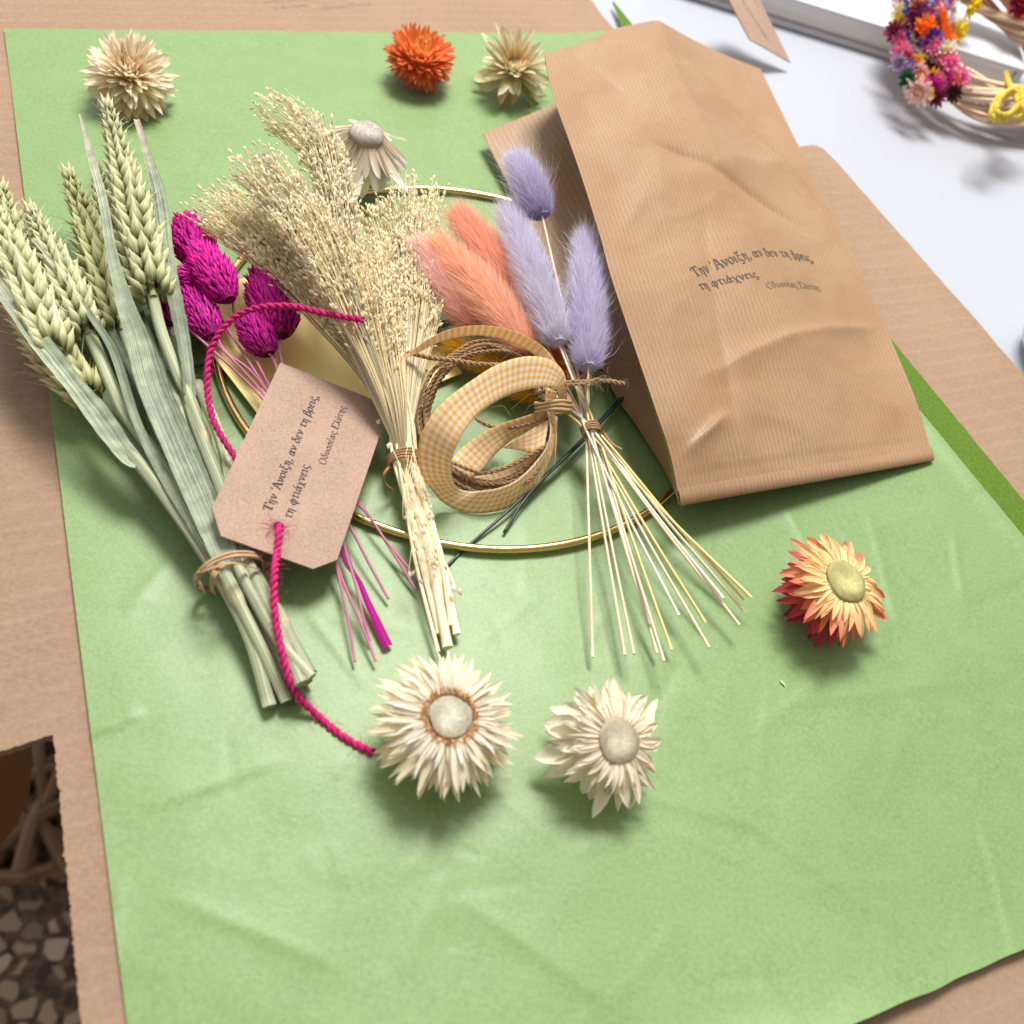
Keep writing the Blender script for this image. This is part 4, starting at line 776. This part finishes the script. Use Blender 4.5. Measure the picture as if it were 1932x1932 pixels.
def strawflower(name, label, x, y, zc, tilt, disc, layers, parts=('petals', 'disc'), seed=0, collar=None, domez=.25, core=None):
    """tilt: axis offset from straight up, in photo directions (right, towards the camera)"""
    r = random.Random(seed); C = P(x, y, zc); sc = S(C); ex = nrm(P(x + 20, y, zc) - C); ey = np.cross((0, 0, 1), ex); ax = nrm(np.array([0, 0, 1.]) + ex * tilt[0] - ey * tilt[1]); u = nrm(ex - (ex @ ax) * ax); v = np.cross(ax, u); T = thing(name, label, 'dried flower', [C[0], C[1], 0], 'strawflower heads scattered on the green paper')
    for li, (n, r0, h0, el, L, wd, curve, cup, c0, c1, stain) in enumerate(layers):
        mb = MB(); c0, c1 = np.array(c0), np.array(c1)
        for k in range(n):
            an = 2 * math.pi * (k + r.uniform(-.38, .38)) / n + li * .7; o = u * math.cos(an) + v * math.sin(an); e = math.radians(el + r.uniform(-12, 12)); d = o * math.cos(e) + ax * math.sin(e); up = ax * math.cos(e) - o * math.sin(e); b = C + o * r0 * sc + ax * h0 * sc; l = L * sc * r.uniform(.80, 1.14); tn_ = r.uniform(.86, 1.12)
            cv = curve + r.uniform(-.12, .12); e_ = b + d * l + up * cv * l
            if e_[2] < .0006:      # resting on the paper: bend the tip up to it
                need = (.0006 - e_[2]); k_ = max(up[2], .25); cv += min(.9, need / (k_ * l))
            petal(mb, b, d, up, l, wd * sc * r.uniform(.8, 1.2), cv, cup, c0 * tn_, c1 * tn_, r, stain if r.random() < .4 else 0)
        allz = [q for a in mb.v for q in a]
        for a in mb.v: a[:, 2] = np.where(a[:, 2] < .0009, .0009 + (a[:, 2] - .0009) * .04, a[:, 2])
        mb.build('outer_petals' if li < len(layers) / 2 else 'inner_petals', petal_m, T)
    if core:
        rc, sq, cc_ = core; mb = MB(); g = np.zeros((14, 24, 3))
        for i in range(14):
            la = math.pi * (i + .02) / 13.04 - math.pi / 2
            for j in range(24): an = 2 * math.pi * j / 24; g[i, j] = C + (u * math.cos(an) + v * math.sin(an)) * rc * sc * math.cos(la) + ax * rc * sq * sc * math.sin(la)
        mb.grid(g, cc_, wrap=True); mb.build('flower_core', petal_m, T)
    if disc:
        rd, ht, cA, cB = disc; mb = MB(); cA, cB = np.array(cA), np.array(cB); n, m = 14, 36; g = np.zeros((n, m, 3)); cc = np.zeros((n, m, 3))
        for i in range(n):
            f = i / (n - 1); ph = f * math.pi / 2; rr = rd * sc * math.cos(ph) ** .62 if f < 1 else 0; hgt = ht * sc * (math.sin(ph) ** .75 - domez * 1.5 * max(0, 1 - (rr / (rd * sc)) ** 2 * 2.2) ** 1.3)
            for j in range(m):
                an = 2 * math.pi * j / m; o = u * math.cos(an) + v * math.sin(an); w_ = 1 + .03 * math.sin(an * 3 + seed) + .02 * math.sin(an * 5); g[i, j] = C + o * max(rr, 1e-5) * w_ * (1.02 if 0 < f < .3 else 1) + ax * (hgt + sc * 1.5 * math.sin(an * 2 + 1) * (1 - f)); q_ = max(0, 1 - (rr / (rd * sc)) ** 2 * 1.7) ** .8; cc[i, j] = (cA * (1 - q_) + cB * q_) * (1 + .10 * math.sin(an * 2.3 + f * 5 + seed) + .08 * math.sin(an * 9 + f * 13))
        mb.grid(g, cc, wrap=True)
        for k in range(700):    # short felt
            an, f = r.uniform(0, 6.283), math.sqrt(r.random()); o = u * math.cos(an) + v * math.sin(an); b = C + o * rd * sc * f * 1.0 + ax * ht * sc * (.92 if f < .8 else .92 - (f - .8) * 2.2); d = nrm(ax + o * f + np.array([r.gauss(0, .5), r.gauss(0, .5), 0])); s = nrm(np.cross(d, (r.gauss(0, 1), r.gauss(0, 1), r.gauss(0, 1)))) * 4e-5; l = sc * r.uniform(2, 4.2)
            mb.add([b - s, b + s, b + d * l], [(0, 1, 2)], cA * .6 + cB * .4)
        mb.build('disc', disc_m, T)
    if collar:
        rc, cc_, n = collar; mb = MB()
        for k in range(n):
            an = r.uniform(0, 6.283); o = u * math.cos(an) + v * math.sin(an); b = C + o * sc * rc * r.uniform(.88, 1.1) - ax * sc * 3; d = nrm(ax + o * r.uniform(-.1, .9) + u * r.gauss(0, .3) + v * r.gauss(0, .3)); ovoid(mb, b, d, o, sc * r.uniform(8, 17), sc * 2.8, sc * 2.2, np.array(cc_) * .8, np.array(cc_) * r.uniform(.8, 1.3), 4, 5)
        mb.build('orange_collar', disc_m, T)
    return T
W0, W1 = (.88, .70, .42), (.97, .88, .65)
#           n  r0 h0  el  L  wd curve cup c0 c1
strawflower('strawflower', 'big cream strawflower, grey disc ringed in orange, at the end of the pink cord', 850, 1352, 2.1, (.06, .10), (41, 5, (.42, .39, .29), (.60, .58, .47)),
   [(58, 30, -24, -44, 124, 18, -.06, .12, W0, (.86, .76, .56), 0), (70, 34, -17, -30, 122, 16, -.08, .12, W0, W1, 0), (78, 38, -11, -17, 112, 14, -.12, .14, W0, W1, 0), (78, 42, -5, -3, 92, 12, -.18, .16, (.82, .70, .50), (.90, .84, .70), 0), (60, 46, -1, 8, 62, 8, -.30, .2, (.84, .74, .56), (.92, .88, .78), 0), (46, 47, 0, 14, 40, 5, -.35, .2, (.84, .74, .56), (.92, .88, .78), 0)], seed=1, collar=(49, (.74, .42, .17), 420))
strawflower('strawflower', 'ragged cream strawflower with brown-stained pointed petals and a large beige disc, in the front', 1167, 1398, 1.9, (.22, .32), (43, 10, (.40, .34, .24), (.62, .58, .45)),
   [(12, 26, -24, -38, 118, 46, .0, .16, (.86, .74, .50), (.95, .90, .74), .5), (15, 30, -18, -20, 108, 34, -.04, .18, (.86, .72, .48), (.95, .88, .70), .8), (22, 34, -10, -4, 84, 20, -.12, .22, (.86, .74, .54), (.94, .86, .68), .9), (40, 40, -3, 2, 60, 11, -.30, .25, (.88, .76, .58), (.93, .82, .64), .8), (44, 42, 0, 8, 40, 7, -.40, .25, (.90, .80, .64), (.95, .87, .72), .4)], seed=2)
strawflower('strawflower', 'salmon orange strawflower with crimson outer petals and yellowish disc, alone at the right', 1595, 1097, 2.0, (.20, .14), (42, 11, (.40, .36, .16), (.56, .54, .24)),
   [(24, 26, -30, -52, 84, 28, -.06, .16, (.48, .07, .08), (.46, .02, .06), 0), (30, 32, -22, -34, 88, 24, -.06, .18, (.66, .20, .12), (.56, .04, .08), 0), (36, 36, -12, -10, 80, 19, -.10, .2, (.90, .66, .36), (.80, .18, .10), 0), (44, 40, -4, 6, 64, 14, -.30, .22, (.95, .80, .44), (.92, .54, .25), 0), (46, 42, -1, 4, 44, 10, -.45, .25, (.96, .84, .46), (.95, .72, .36), 0)], seed=3, domez=.45)
strawflower('strawflower', 'white strawflower turned face down, grey rounded base above drooping petals, near the ring', 691, 256, 2.5, (.05, .10), (31, 17, (.42, .37, .33), (.52, .48, .43)),
   [(15, 22, -10, -62, 90, 36, .10, .14, (.84, .74, .56), (.92, .86, .72), 0), (20, 26, -5, -50, 88, 28, .02, .14, (.84, .72, .56), (.95, .90, .80), 0), (30, 29, 0, -42, 70, 15, -.02, .2, (.74, .60, .46), (.92, .85, .76), 0)], seed=4, domez=.1)
strawflower('strawflower', 'fluffy double cream strawflower with no disc, at the upper left behind the wheat', 245, 138, 1.4, (.05, .40), None,
   [(33, 17.6, -16.5, -38, 49.6, 20.8, 0, 0.15, (.80, .60, .36), (.92, .78, .54), 0), (46, 19.2, -10.5, -14, 54.4, 16, 0, 0.15, (.82, .64, .40), (.94, .82, .60), 0), (59, 19.2, -4.5, 8, 54.4, 12, 0, 0.15, (.84, .68, .44), (.95, .88, .70), 0), (66, 16, 1.5, 28, 49.6, 9.6, 0.05, 0.2, (.86, .70, .46), (.95, .88, .72), 0), (59, 12, 6, 46, 41.6, 8, 0.1, 0.2, (.88, .72, .46), (.95, .88, .70), 0), (48, 7.2, 8.25, 62, 33.6, 6.4, 0.2, 0.2, (.88, .72, .46), (.95, .84, .64), 0), (28, 3.2, 9, 76, 27.2, 5.6, 0.3, 0.2, (.88, .70, .44), (.95, .82, .60), 0)], seed=5, core=(18, .55, (.80, .62, .40)))
strawflower('strawflower', 'dense vivid orange strawflower globe at the top edge of the green paper', 793, 108, 1.3, (.04, .16), None,
   [(23, 15.84, -13.2, -46, 34.4, 18.92, 0, 0.16, (.62, .20, .08), (.74, .24, .14), 0), (50, 22.88, -8.4, -22, 36.12, 12.9, 0.06, 0.16, (.85, .34, .10), (.85, .24, .12), 0), (73, 26.4, -3, -2, 36.12, 9.46, 0.1, 0.16, (.90, .38, .10), (.88, .26, .13), 0), (87, 26.4, 2.4, 16, 36.12, 7.74, 0.14, 0.16, (.92, .42, .10), (.90, .28, .13), 0), (82, 22.88, 6.6, 34, 34.4, 6.88, 0.18, 0.2, (.92, .44, .10), (.90, .30, .13), 0), (69, 17.6, 9.6, 52, 30.96, 6.02, 0.2, 0.2, (.92, .5, .10), (.92, .36, .13), 0), (34, 9.68, 11.4, 68, 25.8, 6.02, 0.3, 0.2, (.92, .55, .12), (.93, .44, .15), 0), (16, 3.52, 12, 80, 22.36, 6.02, 0.3, 0.2, (.92, .58, .14), (.93, .5, .16), 0)], seed=6, core=(25, .5, (.80, .36, .08)))
strawflower('strawflower', 'pale straw-coloured spiky strawflower half hidden behind the top of the kraft bag', 972, 122, 1.5, (-.05, .3), (13, 4, (.40, .34, .18), (.45, .42, .30)),
   [(16, 14, -18, -20, 60, 24, .05, .15, (.62, .52, .26), (.78, .70, .44), 0), (22, 16, -8, 12, 62, 16, .05, .15, (.66, .54, .26), (.82, .76, .54), 0), (26, 14, -2, 40, 58, 11, .05, .2, (.68, .54, .26), (.86, .80, .62), 0), (24, 12, 0, 62, 34, 7, .1, .2, (.70, .52, .22), (.82, .68, .38), 0)], seed=7)

mb = MB(); q = P(1472, 1282, .12); ovoid(mb, q, P(1480, 1292, .12) - q, (0, 0, 1), .0026, .0011, .0004, np.array([.7, .78, .6]), np.array([.85, .88, .75]), 6, 8, fat=.5)
tag(mb.build('petal_flake', petal_m), 'tiny pale petal flake lying alone on the green paper below the orange strawflower', 'flake')
# ------------------------------------------------------------------ far corner of the table: wreath, book, second tag, cup
TZ = -.4
BK = thing('book', 'white book lying on the white table with its page edges towards the camera', 'book', P(1600, 90, TZ))
wc = NT('white_cover'); wcm = wc.finish((.60, .61, .66), .3, .5)
t = NT('page_edges'); sx = t.n('ShaderNodeSeparateXYZ'); t.l(t.pos(), sx.inputs[0]); n1 = t.noise(t.scale(t.pos(), (6, 6, 1400)), 1, 2); pg = t.finish(t.mix(t.ramp(n1, .35, .65), srgb(222, 218, 212), srgb(248, 246, 242)), .8, .1)
bA, bB = P(1285, -8, TZ + .05), P(1905, 182, TZ + .05); bx = nrm(bB - bA); by = np.cross((0, 0, 1), bx)
def slab(a, l, d, h, inset=0.): return [a + bx * -inset * 0, a + bx * l, a + bx * l + by * d, a + by * d]
Lb = np.linalg.norm(bB - bA) + .02; bA = bA - bx * .02
def bslab(x0, x1, y0, y1, z0, z1, name, m, par=BK):
    q = [bA + bx * x + by * y for x, y in ((x0, y0), (x1, y0), (x1, y1), (x0, y1))]; mb = MB(); v = [(p[0], p[1], z1) for p in q] + [(p[0], p[1], z0) for p in q]
    mb.add(v, [(0, 1, 2, 3), (7, 6, 5, 4)] + [(i, i + 4, (i + 1) % 4 + 4, (i + 1) % 4) for i in range(4)]); o = mb.build(name, m, par, smooth=False); bv = o.modifiers.new('bevel', 'BEVEL'); bv.width = .0006; bv.segments = 2; return o
zt = TZ / 100
bslab(0, Lb, 0, .16, zt + .0002, zt + .0030, 'cover', wcm); bslab(.0, Lb - .004, .004, .155, zt + .0032, zt + .0145, 'page_block', pg); bslab(0, Lb, 0, .16, zt + .0147, zt + .0170, 'cover', wcm); bslab(Lb - .0035, Lb, .001, .159, zt + .0031, zt + .0146, 'spine', wcm)
# second tag leaning on the book
sa, sb_, sc_ = P(1415, 74, 1.3), P(1492, 118, .1), P(1376, 0, 2.6); sn = nrm(np.cross(sb_ - sa, sc_ - sa)); sn = sn if sn @ (CAM - sa) > 0 else -sn
sp = lambda x, y, o=0: onplane(x, y, sa, sn) + sn * o
mb = MB(); oq = [sp(*q) for q in [(1415, 74), (1492, 118), (1433, -2), (1412, -60), (1345, -60), (1376, 0)]]; tagshape(mb, oq, sp(1385, -40), .0013, sn, .0007)
st = mb.build('gift_tag', tagm, smooth=False); tag(st, 'kraft gift tag with faint lettering propped against the white book at the top edge', 'tag')
mb = MB()
for s, a, b in [(LINES[0], (1400, 2), (1449, 78)), (LINES[1], (1414, -12), (1432, 16))]:
    A, B = sp(*a, .0001), sp(*b, .0001); k = np.linalg.norm(B - A) / textlen(s); e1 = nrm(B - A); e2 = np.cross(sn, e1); lettering(mb, s, lambda u, v: A + e1 * u * k + e2 * v * k, .8, 8)
mb.build('stamped_text', ink, st)
# straw wreath
WR = thing('straw_wreath', 'round straw wreath with tiny colourful dried flowers and yellow yarn bow, beside the book', 'wreath', P(1865, 101, TZ))
c0 = P(1858, 82, 2.3); Rm, rm = .0465, .0105; ux = nrm(P(1900, 82, 2.3) - c0); uy = np.cross((0, 0, 1), ux) * math.cos(.24) + np.array([0, 0, math.sin(.24)]); wz = np.cross(ux, uy); straw_m = attr_mat('wreath_straw', .5, .35, .05, streak=((3, 3, .2), .2)); nr = np.random.default_rng(21)
mb = MB()
for k in range(44):
    ph, tw, rr = nr.uniform(0, 6.28), nr.choice([1.5, 2, 2.5]), rm * math.sqrt(nr.uniform(.35, 1)); a0, sp_ = nr.uniform(0, 6.28), nr.uniform(2.2, 4.6); th = np.linspace(a0, a0 + sp_, 70); e = np.cos(th)[:, None] * ux + np.sin(th)[:, None] * uy
    p = c0 + e * (Rm + rr * np.cos(tw * th + ph))[:, None] + wz * (rr * np.sin(tw * th + ph))[:, None]; mb.tube(p, .0019 * nr.uniform(.7, 1.2), 7, np.array([.82, .62, .44]) * nr.uniform(.75, 1.2), flat=.6)
mb.build('straw_ring', straw_m, WR)
R3 = lambda x, y: (1257.8 + x * .34895, y * .34895)
def mini(seed):
    r = random.Random(seed); mb = MB()
    for li, (n, el, L) in enumerate([(11, 5, .0048), (10, 28, .0042), (8, 55, .0030)]):
        for k in range(n):
            an = 2 * math.pi * (k + r.uniform(-.2, .2)) / n + li; o = np.array([math.cos(an), math.sin(an), 0]); e = math.radians(el + r.uniform(-8, 8)); d = o * math.cos(e) + np.array([0, 0, 1]) * math.sin(e); up = np.array([0, 0, 1]) * math.cos(e) - o * math.sin(e); petal(mb, o * .0006, d, up, L * r.uniform(.85, 1.1), .0017, .2, .15, np.array([.8, .8, .8]), np.array([1, 1, 1.]), r)
    ovoid(mb, np.array([0, 0, -.001]), np.array([0, 0, 1.]), (1, 0, 0), .0035, .0032, .0032, np.array([.7, .6, .4]), np.array([.9, .75, .45]), 5, 8); return mb
def cmat(name, c):
    t = NT(name); return t.finish(t.mix(1., t.col(), c, 'MULTIPLY'), .6, .3, .15)
MC = {k: cmat('petal_' + k, v) for k, v in dict(yellow=(.95, .75, .03), blue=(.08, .12, .45), purple=(.16, .06, .42), lilac=(.52, .40, .60), maroon=(.26, .03, .10), orange=(.95, .24, .03), blush=(.95, .68, .62), pink=(.95, .28, .55), white=(.82, .78, .70), magenta=(.75, .05, .42), salmon=(.84, .32, .12), green=(.02, .16, .06), red=(.55, .02, .06), brown=(.10, .04, .03)).items()}
FL = dict(yellow=[(1285, 10), (1275, 90, 1.3), (1330, 175, .7), (1565, 180, 1.3), (1360, 330, .8), (1525, 290, .8), (1430, 415), (1640, 35, 1.5), (1420, 515, .6), (1600, 150, .8)], blue=[(1325, 45), (1315, 130, 1.1), (1445, 30)], purple=[(1280, 210), (1440, 205, 1.1), (1310, 365), (1500, 10), (1380, 240, .8)], lilac=[(1490, 40, 1.2), (1440, 75, .9), (1400, 5)],
  maroon=[(1380, 70, 1.2), (1240, 170, 1.2), (1430, 365, 1.1), (1460, 520, 1.1), (1345, 100), (1900, 5, 1.3)], orange=[(1395, 140, 1.2), (1475, 115, 1.6), (1350, 215, 1.1), (1405, 185), (1515, 200, 1.1), (1490, 320, .7)], blush=[(1390, 265, 1.2), (1415, 320, 1.3), (1355, 395, 1.4), (1365, 490, 1.5), (1540, 130)], pink=[(1280, 290, 1.2), (1510, 375, 1.3), (1585, 420, 1.1), (1450, 250), (1535, 345), (1390, 450, .8)], white=[(1500, 262, 1.1), (1540, 40, 1.1), (1470, 310, .8)], magenta=[(1490, 435, 1.2), (1440, 465, 1.1)], salmon=[(1535, 460, 1.3)], green=[(1305, 430)], red=[(1915, 30, 1.4), (1925, -5, 1.3)], brown=[(1550, 500)])
_r = random.Random(77)
for _k in range(46):
    _y = _r.uniform(0, 450); _lo, _hi = 1255 + max(0, _y - 330) * .35, 1560 - abs(_y - 150) * .1
    FL[_r.choice(['yellow', 'orange', 'blush', 'pink', 'maroon', 'purple', 'white', 'magenta', 'salmon', 'lilac', 'blue'])].append((_r.uniform(_lo, _hi), _y, _r.uniform(.7, 1.0)))
mm = {}
for ci, (cn_, lst) in enumerate(FL.items()):
    for k, q in enumerate(lst):
        key = (cn_, k % 2)
        if key not in mm:
            o0 = mini(ci * 10 + k).build('mini_flower', MC[cn_]); mm[key] = o0.data; o = o0
        else: o = bpy.data.objects.new('mini_flower', mm[key]); COL.objects.link(o)
        p = onplane(*R3(q[0], q[1]), c0 + wz * .009, wz); rad = p - c0; rad = rad - (rad @ wz) * wz; d = rad - nrm(rad) * Rm; h = math.sqrt(max(0, 1 - min(1, (d @ d) / (rm * 1.25) ** 2))); p = onplane(*R3(q[0], q[1]), c0 + wz * .0112 * (.2 + .8 * h), wz); nn = nrm(d / rm * .9 + np.array([0, -.15, 0]) + wz * (.6 + .4 * h) + nr.normal(size=3) * .18); s = (q[2] if len(q) > 2 else 1.) * 1.12
        o.parent = WR; o.location = Vector(p - ORG['straw_wreath']); o.rotation_euler = Vector(nn).to_track_quat('Z', 'Y').to_euler(); o.scale = (s, s, s)
yarn = attr_mat('yellow_yarn', .8, .15, .1, mottle=(2000, .2)); YC = (.72, .55, .09); mb = MB()
for pts in ([(1835, 395, 2.4), (1850, 450, 2.3), (1880, 490, 2.5), (1900, 520, 2.6)], [(1900, 520, 2.6), (1830, 500, 2.9), (1775, 560, 2.8), (1760, 630, 2.6), (1820, 645, 2.5), (1890, 590, 2.6), (1930, 540, 2.7)], [(1900, 530, 2.6), (1860, 490, 3.0), (1800, 540, 3.0), (1785, 610, 2.8), (1850, 620, 2.7), (1910, 560, 2.7)], [(1910, 540, 2.7), (1980, 480, 3.0), (2040, 520, 2.8), (1990, 590, 2.6), (1910, 550, 2.7)], [(1890, 500, 2.7), (1930, 600, 2.5), (1950, 660, 2.0)], [(1880, 480, 2.7), (1905, 560, 2.8), (1930, 640, 2.2)], [(1915, 470, 2.6), (1930, 540, 2.8), (1900, 640, 2.3)]):
    twine(mb, path([(*R3(q[0], q[1]), q[2] + .25) for q in pts], 70), .0016, 2, .006, 6, YC, .2, 12, YC, .004)
mb.build('yarn_bow', yarn, WR)
# white cup just inside the frame
por = NT('porcelain'); porm = por.finish((.80, .80, .82), .15, .5); cc_ = P(2012, 690, TZ); CU = thing('cup', 'white porcelain cup of which only the rounded rim shows at the right edge', 'cup', cc_)
prof = [(.016, 0), (.022, .001), (.030, .012), (.034, .030), (.035, .045), (.0345, .0462), (.034, .045), (.032, .030), (.027, .012), (.0, .006)]; g = np.array([[cc_ + np.array([r_ * .82 * math.cos(a), r_ * .82 * math.sin(a), z_ * .5]) for a in np.linspace(0, 2 * np.pi, 49)[:-1]] for r_, z_ in prof]); mb = MB(); mb.grid(g, wrap=True); mb.build('bowl', porm, CU)
h_ = np.array([cc_ + np.array([.028 + .014 * math.sin(a), 0, .012 + .009 * -math.cos(a)]) for a in np.linspace(.1, 3.0, 20)]); mb = MB(); mb.tube(h_, .003, 8); mb.build('handle', porm, CU)

# ------------------------------------------------------------------ on the floor below the notch
FZ = -74.0
wk = attr_mat('wicker', .6, .3, 0, streak=((3, 3, .03), .35)); BS = thing('wicker_basket', 'brown wicker basket standing on the terrazzo floor below the table edge', 'basket', P(-60, 1500, FZ))
bc = P(60, 1545, -72); bc[2] = -.74; mb = MB(); nr = np.random.default_rng(31)
for k in range(9):
    z = -.737 + k * .007; th = np.linspace(0, 2 * np.pi, 90); rr = .05 + .012 * k / 8 + .0015 * np.sin(th * 18 + k * math.pi); mb.tube(np.stack([bc[0] + rr * np.cos(th), bc[1] + rr * np.sin(th), np.full(90, z)], -1), .004, 7, np.array([.30, .18, .10]) * nr.uniform(.8, 1.2))
mb.build('woven_wall', wk, BS); mb = MB()
for k in range(28):
    a, l = nr.uniform(0, 3.14), nr.uniform(.04, .09); m_ = bc + np.array([nr.uniform(-.03, .03), nr.uniform(-.03, .03), .04 + nr.uniform(0, .03)]); e = np.array([math.cos(a), math.sin(a), nr.uniform(-.1, .1)]) * l / 2; mb.tube(cr([m_ - e, m_ + (0, 0, .01), m_ + e], 10), .006, 6, np.array([.26, .16, .09]) * nr.uniform(.6, 1.2))
mb.build('dry_sticks', wk, BS)
am = NT('amber_paper'); amm = am.finish((.34, .16, .05), .4, .4, .35); PB = thing('paper_lantern', 'amber brown rounded shade with a pale rim standing in the shadow under the cardboard', 'lamp shade', P(-40, 1480, -40))
cb2 = P(-150, 1470, -30); g = []
for i in range(16):
    f = i / 15; z = -.06 + .12 * f; rr = .052 * math.sin(math.pi * (.12 + .76 * f)) ** .6; g.append([cb2 + np.array([rr * math.cos(a), rr * math.sin(a), z]) for a in np.linspace(0, 2 * np.pi, 41)[:-1]])
mb = MB(); mb.grid(np.array(g), wrap=True); mb.build('shade', amm, PB)
rim = NT('pale_rim'); rimm = rim.finish((.85, .68, .28), .5, .3)
fw = nrm((CAM - cb2) * [1, 1, 0]); sd_ = np.cross(fw, (0, 0, 1)); sd_ = sd_ if proj(cb2 + sd_ * .05)[0] > proj(cb2)[0] else -sd_; pr = np.array([cb2 + sd_ * .0545 * math.sin(math.pi * (.12 + .76 * f)) ** .6 + np.array([0, 0, -.06 + .12 * f]) for f in np.linspace(0, 1, 24)]); mb = MB(); mb.tube(pr, .0026, 6); mb.build('rim', rimm, PB)
